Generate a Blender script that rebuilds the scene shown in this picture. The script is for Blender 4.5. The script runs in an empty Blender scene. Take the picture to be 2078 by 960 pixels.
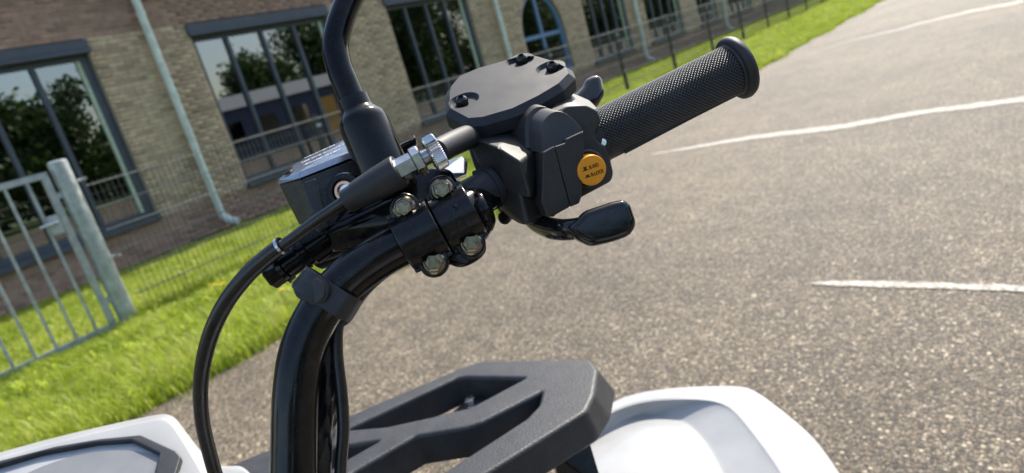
import bpy, bmesh, math, random
import numpy as np
from mathutils import Vector, Matrix
random.seed(7); rng = np.random.default_rng(7)
sc = bpy.context.scene
COL = sc.collection

# ------------------------------------------------------------------ camera
F = 1339.0; H = 1.25                       # focal length in photo pixels, eye height
_dn = np.array([1461., -5020., -F]); _up = -_dn/np.linalg.norm(_dn)
_fw = np.array([1196., 705., -F]); _fw -= _up*_fw.dot(_up); _fw /= np.linalg.norm(_fw)
_a = .03
RM = np.array([[math.cos(_a), math.sin(_a), 0], [-math.sin(_a), math.cos(_a), 0], [0, 0, 1]]) @ np.array([np.cross(_fw, _up), _fw, _up])
CAM = np.array([0, 0, H])
cd = bpy.data.cameras.new('camera'); cam = bpy.data.objects.new('camera', cd); COL.objects.link(cam)
M4 = Matrix([list(RM[0])+[0], list(RM[1])+[0], list(RM[2])+[H], [0, 0, 0, 1]])
cam.matrix_world = M4
cd.sensor_fit = 'HORIZONTAL'; cd.sensor_width = 36; cd.lens = F/2078*36
cd.clip_start = .02; cd.clip_end = 3000
cd.dof.use_dof = True; cd.dof.focus_distance = .395; cd.dof.aperture_fstop = 9.6
sc.camera = cam

# ------------------------------------------------------------------ light
SUN_AZ, SUN_EL = math.radians(97), math.radians(47)      # math angle of the sun's bearing, elevation
w = bpy.data.worlds.new('World'); sc.world = w; w.use_nodes = True
nt = w.node_tree; bg = nt.nodes['Background']
sky = nt.nodes.new('ShaderNodeTexSky'); sky.sky_type = 'NISHITA'; sky.sun_disc = False
sky.sun_elevation = SUN_EL; sky.sun_rotation = math.pi/2 - SUN_AZ
sky.air_density = 1.2; sky.dust_density = 2.0
nt.links.new(sky.outputs[0], bg.inputs[0]); bg.inputs[1].default_value = .15
sd = bpy.data.lights.new('sun', 'SUN'); sun = bpy.data.objects.new('sun', sd); COL.objects.link(sun)
sd.energy = 3.9; sd.angle = math.radians(.53); sd.color = (1, .94, .83)
sdir = Vector((math.cos(SUN_AZ)*math.cos(SUN_EL), math.sin(SUN_AZ)*math.cos(SUN_EL), math.sin(SUN_EL)))
sun.rotation_euler = sdir.to_track_quat('Z', 'Y').to_euler()
sc.view_settings.view_transform = 'Standard'; sc.view_settings.look = 'None'
sc.view_settings.exposure = .9; sc.view_settings.gamma = 1

# ------------------------------------------------------------------ points from the survey of the photograph
def cray(x, y): return np.array([(x-1039)/F, -(y-480)/F, -1.0])
def V(x, y, d): return Vector(CAM + RM @ (cray(x, y)*d))
def PZ(x, y, z):
    r = RM @ cray(x, y); return Vector(CAM + r*((z-H)/r[2]))
def PX(x, y, X):
    r = RM @ cray(x, y); return Vector(CAM + r*(X/r[0]))
def D(x, y, z): return Vector(RM @ np.array([x, y, z], float))     # camera-frame direction -> world
class Pl:
    """a plane in the place: origin, normal, and in-plane axes"""
    def __init__(s, x, y, d, n, ex=(1, 0, 0)):
        s.o = V(x, y, d); s.n = D(*n).normalized(); e = D(*ex); s.ex = (e - s.n*e.dot(s.n)).normalized(); s.ey = s.n.cross(s.ex)
    def uv(s, x, y):
        r = Vector(RM @ cray(x, y)); c = Vector(CAM); t = (s.o-c).dot(s.n)/r.dot(s.n); p = c+r*t-s.o
        return (p.dot(s.ex), p.dot(s.ey))
    def mat(s, off=0):
        m = Matrix.Identity(4)
        for i in range(3): m[i][0] = s.ex[i]; m[i][1] = s.ey[i]; m[i][2] = s.n[i]; m[i][3] = s.o[i]+s.n[i]*off
        return m
class Horiz(Pl):
    def __init__(s, z):
        s.o = Vector((0, 0, z)); s.n = Vector((0, 0, 1)); s.ex = Vector((1, 0, 0)); s.ey = Vector((0, 1, 0))
class Axis(Pl):
    def __init__(s, o, n, ex):
        s.o = o; s.n = n.normalized(); s.ex = (ex - s.n*ex.dot(s.n)).normalized(); s.ey = s.n.cross(s.ex)

# ------------------------------------------------------------------ materials
def newmat(name):
    m = bpy.data.materials.new(name); m.use_nodes = True
    return m, m.node_tree, m.node_tree.nodes['Principled BSDF']
def N(t, typ, **kw):
    n = t.nodes.new(typ)
    for k, v in kw.items():
        if k in n.inputs.keys(): n.inputs[k].default_value = v
        else: setattr(n, k, v)
    return n
def ramp(t, src, stops):
    r = t.nodes.new('ShaderNodeValToRGB'); el = r.color_ramp.elements
    while len(el) < len(stops): el.new(.5)
    for e, (p, c) in zip(el, stops): e.position = p; e.color = (*c, 1)
    t.links.new(src, r.inputs[0]); return r.outputs[0]
def simple(name, col, rough=.5, metal=0, var=.12, nscale=40, bump=0, bscale=900, coat=0, spec=.5, rvar=0, dust=None):
    m, t, b = newmat(name)
    tc = N(t, 'ShaderNodeTexCoord')
    no = N(t, 'ShaderNodeTexNoise', Scale=nscale, Detail=5.0); t.links.new(tc.outputs['Object'], no.inputs['Vector'])
    c0 = [max(0, c*(1-var*2)) for c in col]; c1 = [min(1, c*(1+var*2)) for c in col]
    cout = ramp(t, no.outputs[0], [(.3, c0), (.7, c1)])
    if dust is None: dust = max(col) < .03
    if dust:                                             # sparse settled dust specks and a faint film of it
        nd = N(t, 'ShaderNodeTexNoise', Scale=1500.0, Detail=2.0); t.links.new(tc.outputs['Object'], nd.inputs['Vector'])
        nf = N(t, 'ShaderNodeTexNoise', Scale=90.0, Detail=8.0, Roughness=.7); t.links.new(tc.outputs['Object'], nf.inputs['Vector'])
        sp = N(t, 'ShaderNodeMapRange'); sp.inputs[1].default_value = .72; sp.inputs[2].default_value = .80; t.links.new(nd.outputs[0], sp.inputs[0])
        fi = N(t, 'ShaderNodeMapRange'); fi.inputs[1].default_value = .45; fi.inputs[2].default_value = .85; fi.inputs[4].default_value = .07; t.links.new(nf.outputs[0], fi.inputs[0])
        mxx = N(t, 'ShaderNodeMath', operation='MAXIMUM'); t.links.new(sp.outputs[0], mxx.inputs[0]); t.links.new(fi.outputs[0], mxx.inputs[1])
        dm = N(t, 'ShaderNodeMix', data_type='RGBA'); dm.inputs[7].default_value = (.24, .22, .19, 1)
        t.links.new(mxx.outputs[0], dm.inputs[0]); t.links.new(cout, dm.inputs[6]); cout = dm.outputs[2]
    t.links.new(cout, b.inputs['Base Color'])
    b.inputs['Roughness'].default_value = rough; b.inputs['Metallic'].default_value = metal
    b.inputs['Specular IOR Level'].default_value = spec; b.inputs['Coat Weight'].default_value = coat
    if rvar:
        n3 = N(t, 'ShaderNodeTexNoise', Scale=nscale*2.3, Detail=6.0); t.links.new(tc.outputs['Object'], n3.inputs['Vector'])
        mr = N(t, 'ShaderNodeMapRange'); mr.inputs[1].default_value = .3; mr.inputs[2].default_value = .7
        mr.inputs[3].default_value = max(.03, rough-rvar); mr.inputs[4].default_value = min(1, rough+rvar)
        t.links.new(n3.outputs[0], mr.inputs[0]); t.links.new(mr.outputs[0], b.inputs['Roughness'])
    if bump:
        n2 = N(t, 'ShaderNodeTexNoise', Scale=bscale, Detail=3.0); t.links.new(tc.outputs['Object'], n2.inputs['Vector'])
        bu = N(t, 'ShaderNodeBump', Strength=bump, Distance=.0006); t.links.new(n2.outputs[0], bu.inputs['Height'])
        t.links.new(bu.outputs[0], b.inputs['Normal'])
    return m
MT = {}
MT['plastic'] = simple('black_satin_plastic', (.024, .026, .031), .55, spec=.3, bump=.14, bscale=2600, rvar=.06)
MT['housing'] = simple('moulded_black_plastic', (.024, .0225, .021), .5, bump=.22, bscale=2200, rvar=.05)
MT['rack'] = simple('textured_black_plastic', (.025, .026, .029), .5, bump=.9, bscale=520, rvar=.05)
MT['paint'] = simple('gloss_black_paint', (.004, .004, .005), .13, spec=.22, rvar=.05, nscale=60)
MT['tube'] = simple('satin_black_paint', (.004, .004, .005), .19, spec=.35, rvar=.05, nscale=50)
MT['gloss'] = simple('glossy_black_plastic', (.006, .006, .007), .09, rvar=.04, nscale=120)
MT['rubber'] = simple('black_rubber', (.016, .016, .018), .55, bump=.2, bscale=600)
MT['grip'] = simple('grip_rubber', (.045, .045, .048), .38)
MT['boot'] = simple('black_vinyl_boot', (.005, .005, .005), .16, spec=.28, rvar=.05, nscale=60)
MT['sleeve'] = simple('black_cable_sleeve', (.010, .010, .011), .3, rvar=.08)
MT['cast'] = simple('rough_black_casting', (.012, .011, .010), .42, bump=1.0, bscale=420, rvar=.1)
MT['lid'] = simple('anodised_lid', (.30, .33, .38), .24, metal=.9, bump=.05)
MT['zinc'] = simple('zinc_plate', (.62, .63, .64), .22, metal=1, var=.08, rvar=.08, nscale=150)
MT['perch'] = simple('satin_alloy', (.62, .65, .70), .25, metal=.9)
MT['orange'] = simple('orange_plastic', (.86, .33, .015), .42, var=.03)
MT['print'] = simple('dark_print', (.05, .02, .005), .5)
MT['white_print'] = simple('white_print', (.75, .76, .78), .5)
MT['white'] = simple('white_plastic', (.34, .34, .335), .3, var=.03, nscale=25, coat=.3)
MT['bezel'] = simple('dark_grey_bezel', (.03, .031, .034), .45, bump=.3)
MT['dial'] = simple('grey_dial', (.20, .205, .21), .3, var=.05)
MT['copper'] = simple('copper_ring', (.72, .42, .28), .3, metal=1)
MT['galv'] = simple('galvanised_steel', (.40, .44, .44), .42, metal=.35, var=.12, nscale=14)
MT['wire'] = simple('fence_wire', (.10, .105, .095), .55, metal=.2)
MT['rail'] = simple('fence_rail', (.24, .24, .22), .5, metal=.2)
MT['post'] = simple('dark_fence_post', (.035, .04, .042), .5)
MT['pipe'] = simple('pale_green_pipe', (.60, .655, .585), .5, var=.09, nscale=9)
MT['frame'] = simple('slate_grey_frame', (.055, .066, .085), .45, var=.08, nscale=6)
MT['arch'] = simple('blue_frame', (.10, .20, .34), .5, var=.06)
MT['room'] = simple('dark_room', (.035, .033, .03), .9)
MT['blind'] = simple('pale_green_blind', (.45, .52, .38), .7)
MT['bluechair'] = simple('blue_chair', (.12, .22, .36), .5)
MT['greenchair'] = simple('green_chair', (.08, .3, .05), .5)
MT['mortar'] = simple('mortar', (.30, .26, .20), .95, nscale=30)
MT['bark'] = simple('bark', (.07, .055, .04), .9)
MT['yellow'] = simple('yellow_petals', (.75, .5, .02), .6)
MT['stem'] = simple('green_stem', (.08, .16, .03), .6)
MT['fascia'] = simple('white_fascia', (.7, .7, .68), .6)
MT['darkblue'] = simple('dark_blue_cladding', (.03, .05, .1), .6)
MT['ochre'] = simple('ochre_door', (.5, .28, .05), .6)
def bolt_mat():
    m, t, b = newmat('yellow_zinc_bolt'); tc = N(t, 'ShaderNodeTexCoord')
    no = N(t, 'ShaderNodeTexNoise', Scale=160.0, Detail=2.0); t.links.new(tc.outputs['Object'], no.inputs['Vector'])
    t.links.new(ramp(t, no.outputs[0], [(.3, (.24, .18, .11)), (.47, (.28, .23, .14)), (.58, (.16, .145, .10)), (.72, (.40, .17, .16))]), b.inputs['Base Color'])
    b.inputs['Metallic'].default_value = 1; b.inputs['Roughness'].default_value = .24
    return m
MT['bolt'] = bolt_mat()
MT['clamp'] = simple('satin_black_clamp', (.005, .005, .006), .25, spec=.4, rvar=.06, nscale=70, bump=.22, bscale=260)
def asphalt():
    m, t, b = newmat('stone_chip_asphalt'); tc = N(t, 'ShaderNodeTexCoord')
    def vor(sc_, off):
        mp = N(t, 'ShaderNodeMapping'); mp.inputs['Location'].default_value = (off, off*.7, 0); t.links.new(tc.outputs['Object'], mp.inputs[0])
        v = N(t, 'ShaderNodeTexVoronoi', Scale=sc_); t.links.new(mp.outputs[0], v.inputs['Vector'])
        q = N(t, 'ShaderNodeSeparateColor'); t.links.new(v.outputs['Color'], q.inputs[0]); return v, q
    def noise(sc_, det=6.0, ro=.6):
        n = N(t, 'ShaderNodeTexNoise', Scale=sc_, Detail=det, Roughness=ro); t.links.new(tc.outputs['Object'], n.inputs['Vector']); return n.outputs[0]
    def mix(fac, a_, b_, mode='MIX'):
        k = N(t, 'ShaderNodeMix', data_type='RGBA', blend_type=mode)
        for i_, x in ((0, fac), (6, a_), (7, b_)):
            if isinstance(x, (int, float)): k.inputs[i_].default_value = x
            elif isinstance(x, tuple): k.inputs[i_].default_value = (*x, 1)
            else: t.links.new(x, k.inputs[i_])
        return k.outputs[2]
    v1, w1 = vor(100., 0); v2, w2 = vor(215., 3.3)
    stones = [(0, (.030, .024, .017)), (.28, (.088, .069, .047)), (.6, (.190, .148, .099)), (.86, (.32, .257, .176)), (1, (.60, .51, .38))]
    c1 = ramp(t, w1.outputs[0], stones); c2 = ramp(t, w2.outputs[1], stones)
    big = ramp(t, w1.outputs[2], [(.42, (0, 0, 0)), (.5, (1, 1, 1))])          # where a big chip sits, else fines
    col = mix(big, c2, c1)
    gap = mix(big, ramp(t, v2.outputs['Distance'], [(.3, (1, 1, 1)), (.75, (.4, .39, .38))]), ramp(t, v1.outputs['Distance'], [(.32, (1, 1, 1)), (.7, (.22, .21, .2))]))
    col = mix(1.0, col, gap, 'MULTIPLY')
    col = mix(1.0, col, ramp(t, noise(.55, 8.0, .65), [(.32, (.74, .73, .72)), (.5, (1, 1, 1)), (.68, (1.3, 1.27, 1.2))]), 'MULTIPLY')
    col = mix(1.0, col, ramp(t, noise(4.5, 5.0), [(.3, (.82, .82, .82)), (.7, (1.16, 1.15, 1.13))]), 'MULTIPLY')
    st = ramp(t, noise(1.9, 3.0), [(.66, (0, 0, 0)), (.72, (.55, .55, .55))]); col = mix(st, col, mix(1.0, col, (.62, .60, .58), 'MULTIPLY'))   # old drips
    t.links.new(col, b.inputs['Base Color']); b.inputs['Roughness'].default_value = .72
    hh = mix(big, v2.outputs['Distance'], v1.outputs['Distance'])
    bu = N(t, 'ShaderNodeBump', Strength=.9, Distance=.005); bu.invert = True; t.links.new(hh, bu.inputs['Height'])
    t.links.new(bu.outputs[0], b.inputs['Normal'])
    return m
MT['asphalt'] = asphalt()
def marking():
    m, t, b = newmat('worn_white_marking'); tc = N(t, 'ShaderNodeTexCoord')
    v = N(t, 'ShaderNodeTexNoise', Scale=45.0, Detail=8.0, Roughness=.8); t.links.new(tc.outputs['Object'], v.inputs['Vector'])
    t.links.new(ramp(t, v.outputs[0], [(.40, (.15, .12, .085)), (.50, (.36, .33, .28)), (.62, (.55, .54, .50))]), b.inputs['Base Color'])
    b.inputs['Roughness'].default_value = .8
    return m
MT['marking'] = marking()
def brickmat(name, cols):
    m, t, b = newmat(name); g = N(t, 'ShaderNodeNewGeometry'); s = N(t, 'ShaderNodeSeparateXYZ'); t.links.new(g.outputs['Position'], s.inputs[0])
    def mth(op, a, bb=None):
        n = N(t, 'ShaderNodeMath', operation=op)
        for i, x in enumerate((a, bb)):
            if x is None: continue
            if isinstance(x, (int, float)): n.inputs[i].default_value = x
            else: t.links.new(x, n.inputs[i])
        return n.outputs[0]
    row = mth('FLOOR', mth('DIVIDE', s.outputs[2], .0625))
    half = mth('MULTIPLY', mth('MODULO', row, 2.0), .5)
    colm = mth('FLOOR', mth('SUBTRACT', mth('DIVIDE', s.outputs[1], .222), half))
    cx = N(t, 'ShaderNodeCombineXYZ'); t.links.new(row, cx.inputs[0]); t.links.new(colm, cx.inputs[1])
    wn = N(t, 'ShaderNodeTexWhiteNoise'); t.links.new(cx.outputs[0], wn.inputs['Vector'])
    base = ramp(t, wn.outputs[0], [(i/(len(cols)-1), c) for i, c in enumerate(cols)])
    no = N(t, 'ShaderNodeTexNoise', Scale=9.0, Detail=8.0, Roughness=.7); t.links.new(g.outputs['Position'], no.inputs['Vector'])
    mx = N(t, 'ShaderNodeMix', data_type='RGBA', blend_type='MULTIPLY'); mx.inputs[0].default_value = 1
    t.links.new(base, mx.inputs[6]); t.links.new(ramp(t, no.outputs[0], [(.3, (.7, .7, .7)), (.7, (1.2, 1.2, 1.2))]), mx.inputs[7])
    t.links.new(mx.outputs[2], b.inputs['Base Color']); b.inputs['Roughness'].default_value = .9
    return m
MT['brick_y'] = brickmat('yellow_brick', [(.34, .25, .16), (.49, .37, .235), (.58, .445, .285), (.53, .40, .26), (.42, .31, .21)])
MT['brick_r'] = brickmat('red_brown_brick', [(.26, .16, .115), (.34, .215, .155), (.40, .25, .18), (.32, .20, .145)])
def glassmat():
    m = bpy.data.materials.new('window_glass'); m.use_nodes = True; t = m.node_tree; t.nodes.clear()
    out = N(t, 'ShaderNodeOutputMaterial'); mix = N(t, 'ShaderNodeMixShader'); tr = N(t, 'ShaderNodeBsdfTransparent'); gl = N(t, 'ShaderNodeBsdfGlossy')
    tr.inputs[0].default_value = (.38, .42, .40, 1); gl.inputs['Roughness'].default_value = .0; gl.inputs[0].default_value = (.95, .97, 1, 1)
    fr = N(t, 'ShaderNodeFresnel', IOR=3.1); t.links.new(fr.outputs[0], mix.inputs[0])
    t.links.new(tr.outputs[0], mix.inputs[1]); t.links.new(gl.outputs[0], mix.inputs[2]); t.links.new(mix.outputs[0], out.inputs[0])
    return m
MT['glass'] = glassmat()
def foliage(name, cols, trans=.45):
    m = bpy.data.materials.new(name); m.use_nodes = True; t = m.node_tree; t.nodes.clear()
    out = N(t, 'ShaderNodeOutputMaterial'); mix = N(t, 'ShaderNodeMixShader'); mix.inputs[0].default_value = trans
    at = N(t, 'ShaderNodeAttribute', attribute_name='tint'); c = ramp(t, at.outputs['Fac'], [(i/(len(cols)-1), q) for i, q in enumerate(cols)])
    p = N(t, 'ShaderNodeBsdfPrincipled'); p.inputs['Roughness'].default_value = .45; p.inputs['Specular IOR Level'].default_value = .35
    tl = N(t, 'ShaderNodeBsdfTranslucent')
    t.links.new(c, p.inputs['Base Color']); t.links.new(c, tl.inputs[0]); t.links.new(p.outputs[0], mix.inputs[1]); t.links.new(tl.outputs[0], mix.inputs[2]); t.links.new(mix.outputs[0], out.inputs[0])
    return m
MT['grass'] = foliage('grass_blades', [(.13, .20, .014), (.27, .36, .024), (.38, .47, .036), (.44, .50, .08), (.58, .52, .24)])
MT['leaf'] = foliage('tree_leaves', [(.03, .06, .012), (.05, .09, .02), (.08, .12, .03)], .3)
MT['turf'] = simple('turf_soil', (.085, .12, .03), .95, var=.25, nscale=3)
MT['soil'] = simple('bare_soil', (.15, .115, .08), .95, var=.2, nscale=5, bump=1, bscale=60)
MT['slab'] = simple('path_slab', (.30, .27, .23), .9, var=.15, nscale=8)
def screenmat():
    m, t, b = newmat('gauge_screen'); b.inputs['Base Color'].default_value = (.36, .37, .375, 1); b.inputs['Roughness'].default_value = .22
    tc = N(t, 'ShaderNodeTexCoord'); no = N(t, 'ShaderNodeTexNoise', Scale=30.0, Detail=6.0); t.links.new(tc.outputs['Object'], no.inputs['Vector'])
    t.links.new(ramp(t, no.outputs[0], [(.3, (.33, .34, .345)), (.7, (.40, .41, .415))]), b.inputs['Base Color'])
    b.inputs['Coat Weight'].default_value = .6; b.inputs['Coat Roughness'].default_value = .25
    return m
MT['screen'] = screenmat()

# ------------------------------------------------------------------ mesh helpers
def tag(o, label=None, cat=None, group=None, kind=None):
    if label: o['label'] = label
    if cat: o['category'] = cat
    if group: o['group'] = group
    if kind: o['kind'] = kind
    return o
ORG = {}
def empty(name, loc, label, cat, group=None):
    o = bpy.data.objects.new(name, None); COL.objects.link(o); o.location = loc; o.empty_display_size = .1; ORG[o.name] = Vector(loc)
    return tag(o, label, cat, group)
def root_org(p):
    while p is not None and p.parent is not None: p = p.parent
    return ORG.get(p.name, Vector((0, 0, 0))) if p else Vector((0, 0, 0))
def link(name, me, mat, parent=None, smooth=None, world=True):
    """mesh data in world coordinates -> object (child meshes are stored relative to their thing's base)"""
    if mat is not None and len(me.materials) == 0: me.materials.append(MT[mat])
    if parent is not None and world: me.transform(Matrix.Translation(-root_org(parent)))
    if smooth is not None:
        me.polygons.foreach_set('use_smooth', [True]*len(me.polygons)); me.set_sharp_from_angle(angle=math.radians(smooth))
    o = bpy.data.objects.new(name, me); COL.objects.link(o)
    if parent is not None: o.parent = parent
    if smooth is not None:
        md = o.modifiers.new('wn', 'WEIGHTED_NORMAL'); md.keep_sharp = True
    return o
def mesh_np(name, v, f, mat, parent=None, tint=None):
    """numpy mesh: f is (n,k) with constant k"""
    me = bpy.data.meshes.new(name); n, k = f.shape
    v = np.asarray(v, np.float32)
    if parent is not None: v = v - np.array(root_org(parent), np.float32)
    me.vertices.add(len(v)); me.vertices.foreach_set('co', v.ravel())
    me.loops.add(n*k); me.loops.foreach_set('vertex_index', f.astype(np.int32).ravel())
    me.polygons.add(n); me.polygons.foreach_set('loop_start', np.arange(0, n*k, k, dtype=np.int32))
    try: me.polygons.foreach_set('loop_total', np.full(n, k, np.int32))
    except Exception: pass
    if tint is not None:
        a = me.attributes.new('tint', 'FLOAT', 'POINT'); a.data.foreach_set('value', np.asarray(tint, np.float32))
    me.update(calc_edges=True); me.validate(); me.materials.append(MT[mat])
    o = bpy.data.objects.new(name, me); COL.objects.link(o)
    if parent is not None: o.parent = parent
    return o
def fillet(p, r, seg=5):
    out = []; n = len(p)
    for i in range(n):
        a, b, c = (Vector(p[i-1]).to_2d(), Vector(p[i]).to_2d(), Vector(p[(i+1) % n]).to_2d())
        u = a-b; w_ = c-b; lu, lw = u.length, w_.length
        k = min(r, lu*.45, lw*.45)
        s = b+u*(k/lu); e = b+w_*(k/lw)
        for j in range(seg+1):
            t = j/seg; out.append(tuple(s*(1-t)**2 + b*2*t*(1-t) + e*t*t))
    return out
def plate_mesh(outline, holes, thick, bevel, res=3):
    cu = bpy.data.curves.new('tmp', 'CURVE'); cu.dimensions = '2D'; cu.fill_mode = 'BOTH'
    cu.extrude = max(thick/2-bevel, 1e-5); cu.bevel_depth = bevel; cu.bevel_resolution = res; cu.offset = -bevel
    for pts in [outline]+list(holes):
        sp = cu.splines.new('POLY'); sp.points.add(len(pts)-1)
        for q, (a, b) in zip(sp.points, pts): q.co = (a, b, 0, 1)
        sp.use_cyclic_u = True
    ob = bpy.data.objects.new('tmp', cu); COL.objects.link(ob)
    me = bpy.data.meshes.new_from_object(ob.evaluated_get(bpy.context.evaluated_depsgraph_get()))
    bpy.data.objects.remove(ob); bpy.data.curves.remove(cu); me.materials.clear()
    me.transform(Matrix.Translation((0, 0, -thick/2)))
    bm = bmesh.new(); bm.from_mesh(me); bmesh.ops.remove_doubles(bm, verts=bm.verts, dist=1e-6); bmesh.ops.recalc_face_normals(bm, faces=bm.faces); bm.to_mesh(me); bm.free()
    return me
def plate(name, pl, px, thick, bevel, mat, parent, holes=(), r=.0, off=0, res=3, smooth=35, uv=False):
    f = (lambda q: q) if uv else (lambda q: [pl.uv(*a) for a in q])
    o2 = f(px); hs = [f(h) for h in holes]
    if r: o2 = fillet(o2, r); hs = [fillet(h, r*.6) for h in hs]
    me = plate_mesh(o2, hs, thick, bevel, res); me.transform(pl.mat(off))
    return link(name, me, mat, parent, smooth)
def lathe_bm(bm, p0, p1, prof, seg=32, star=0, cap=True):
    """prof: list of (t along p0->p1 in metres or fraction, radius)"""
    ax = (p1-p0); L = ax.length; ax.normalize()
    x = ax.orthogonal().normalized(); y = ax.cross(x); rings = []
    for t, r in prof:
        c = p0+ax*(t*L); ring = []
        for i in range(seg):
            a = 2*math.pi*i/seg; rr = r*(1-star*(i % 2))
            ring.append(bm.verts.new(c+(x*math.cos(a)+y*math.sin(a))*max(rr, 1e-5)))
        rings.append(ring)
    for a, b in zip(rings, rings[1:]):
        for i in range(seg): bm.faces.new((a[i], a[(i+1) % seg], b[(i+1) % seg], b[i]))
    if cap: bm.faces.new(rings[0][::-1]); bm.faces.new(rings[-1])
def bm_obj(name, bm, mat, parent, smooth=35):
    bmesh.ops.recalc_face_normals(bm, faces=bm.faces); me = bpy.data.meshes.new(name); bm.to_mesh(me); bm.free()
    return link(name, me, mat, parent, smooth)
def lathe(name, p0, p1, prof, mat, parent, seg=32, star=0, smooth=35, cap=True):
    bm = bmesh.new(); lathe_bm(bm, p0, p1, prof, seg, star, cap); return bm_obj(name, bm, mat, parent, smooth)
def catmull(P_, n):
    out = []; Q = [P_[0]*2-P_[1]]+list(P_)+[P_[-1]*2-P_[-2]]
    for i in range(1, len(Q)-2):
        for j in range(n):
            t = j/n; a, b, c, d = Q[i-1:i+3]
            out.append(.5*((2*b)+(c-a)*t+(2*a-5*b+4*c-d)*t*t+(3*b-a-3*c+d)*t**3))
    return out+[P_[-1]]
def tube_bm(bm, pts, rad, seg=20, n=8, flat=1.0, wob=None):
    P_ = catmull(pts, n); m = len(P_)
    R_ = [rad]*m if not isinstance(rad, (list, tuple)) else [float(np.interp(i/(m-1)*(len(rad)-1), range(len(rad)), rad)) for i in range(m)]
    prev = None; rings = []
    for i, c in enumerate(P_):
        t = (P_[min(i+1, m-1)]-P_[max(i-1, 0)]).normalized()
        x = (t.orthogonal() if prev is None else prev-t*prev.dot(t)).normalized(); prev = x; y = t.cross(x)
        rings.append([bm.verts.new(c+(x*math.cos(2*math.pi*k/seg)+y*math.sin(2*math.pi*k/seg)*flat)*R_[i]*(1+(wob(i, k) if wob else 0))) for k in range(seg)])
    for a, b in zip(rings, rings[1:]):
        for i in range(seg): bm.faces.new((a[i], a[(i+1) % seg], b[(i+1) % seg], b[i]))
    bm.faces.new(rings[0][::-1]); bm.faces.new(rings[-1])
def tube(name, pts, rad, mat, parent, seg=20, n=8, flat=1.0, wob=None, smooth=50):
    bm = bmesh.new(); tube_bm(bm, pts, rad, seg, n, flat, wob); return bm_obj(name, bm, mat, parent, smooth)
def hull_bm(pts, bevel, seg=3, lim=7):
    bm = bmesh.new()
    for p in pts: bm.verts.new(p)
    g = bmesh.ops.convex_hull(bm, input=bm.verts); junk = set(g['geom_interior']) | set(g['geom_unused'])
    bmesh.ops.delete(bm, geom=[q for q in junk if isinstance(q, bmesh.types.BMVert)], context='VERTS')
    bmesh.ops.dissolve_limit(bm, angle_limit=math.radians(lim), verts=bm.verts, edges=bm.edges)
    if bevel: bmesh.ops.bevel(bm, geom=list(bm.edges), offset=bevel, segments=seg, profile=.5, affect='EDGES', clamp_overlap=True)
    return bm
def hull(name, pts, bevel, mat, parent, smooth=40, seg=3, lim=7):
    return bm_obj(name, hull_bm(pts, bevel, seg, lim), mat, parent, smooth)
def box_bm(bm, x0, x1, y0, y1, z0, z1):
    v = [bm.verts.new(p) for p in ((x0, y0, z0), (x1, y0, z0), (x1, y1, z0), (x0, y1, z0), (x0, y0, z1), (x1, y0, z1), (x1, y1, z1), (x0, y1, z1))]
    for f in ((0, 3, 2, 1), (4, 5, 6, 7), (0, 1, 5, 4), (1, 2, 6, 5), (2, 3, 7, 6), (3, 0, 4, 7)): bm.faces.new([v[i] for i in f])
def box(name, b, mat, parent, bevel=0):
    bm = bmesh.new(); box_bm(bm, *b)
    if bevel: bmesh.ops.bevel(bm, geom=list(bm.edges), offset=bevel, segments=2, affect='EDGES')
    return bm_obj(name, bm, mat, parent, 35 if bevel else None)
def text(name, s, pl, px, size, rot_px, mat, parent, off=.0004, sx=1.0, align='LEFT', ext=.00012, bold=0):
    """flat lettering lying on plane pl, its start at pixel px, baseline towards pixel rot_px"""
    cu = bpy.data.curves.new('t', 'FONT'); cu.body = s; cu.size = size; cu.extrude = ext; cu.align_x = align; cu.offset = bold
    ob = bpy.data.objects.new('t', cu); COL.objects.link(ob)
    me = bpy.data.meshes.new_from_object(ob.evaluated_get(bpy.context.evaluated_depsgraph_get()))
    bpy.data.objects.remove(ob); me.materials.clear()
    a = Vector(pl.uv(*px)); b = Vector(pl.uv(*rot_px)); ang = math.atan2(b.y-a.y, b.x-a.x)
    me.transform(pl.mat(off) @ Matrix.Translation((a.x, a.y, 0)) @ Matrix.Rotation(ang, 4, 'Z') @ Matrix.Diagonal((sx, 1, 1, 1)))
    return link(name, me, mat, parent)

# ================================================================== SETTING
XW = -10.25
def sheet(name, x0, x1, y0, y1, z, mat, nx=1, ny=1):
    xs = np.linspace(x0, x1, nx+1); ys = np.linspace(y0, y1, ny+1)
    v = np.array([(x, y, z) for y in ys for x in xs]); i = np.arange(nx*ny); r, c = i//nx, i % nx; b = r*(nx+1)+c
    return tag(mesh_np(name, v, np.stack([b, b+1, b+nx+2, b+nx+1], 1), mat), kind='structure')
sheet('ground', -600, 600, -600, 900, -.03, 'turf')
# road with an uneven grassy edge
ys = np.arange(-40, 160, .25); ex = -3.93 + .035*np.sin(ys*1.7)+.03*np.sin(ys*4.1+1)+rng.normal(0, .012, len(ys))
v = np.array([(x, y, 0) for x, y in zip(ex, ys)]+[(14., y, 0) for y in ys]); n = len(ys); i = np.arange(n-1)
road = tag(mesh_np('road', v, np.stack([i, i+n, i+n+1, i+1], 1), 'asphalt'), kind='structure')
sheet('soil_strip', XW, XW+.42, -8, 60, -.012, 'soil')
sheet('garden_path', -9.8, -6.2, -1.6, .95, -.006, 'slab')
def painted(pts, hw):
    up_ = [PZ(x, y-h_*(1+random.uniform(-.15, .15)), .004) for (x, y), h_ in zip(pts, hw)]; lo = [PZ(x, y+h_*(1+random.uniform(-.15, .15)), .004) for (x, y), h_ in zip(pts, hw)]
    v = np.array([tuple(p) for p in up_+lo]); n = len(pts); i = np.arange(n-1)
    o = mesh_np('painted_line', v, np.stack([i, i+n, i+n+1, i+1], 1), 'marking'); o.parent = road
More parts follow.
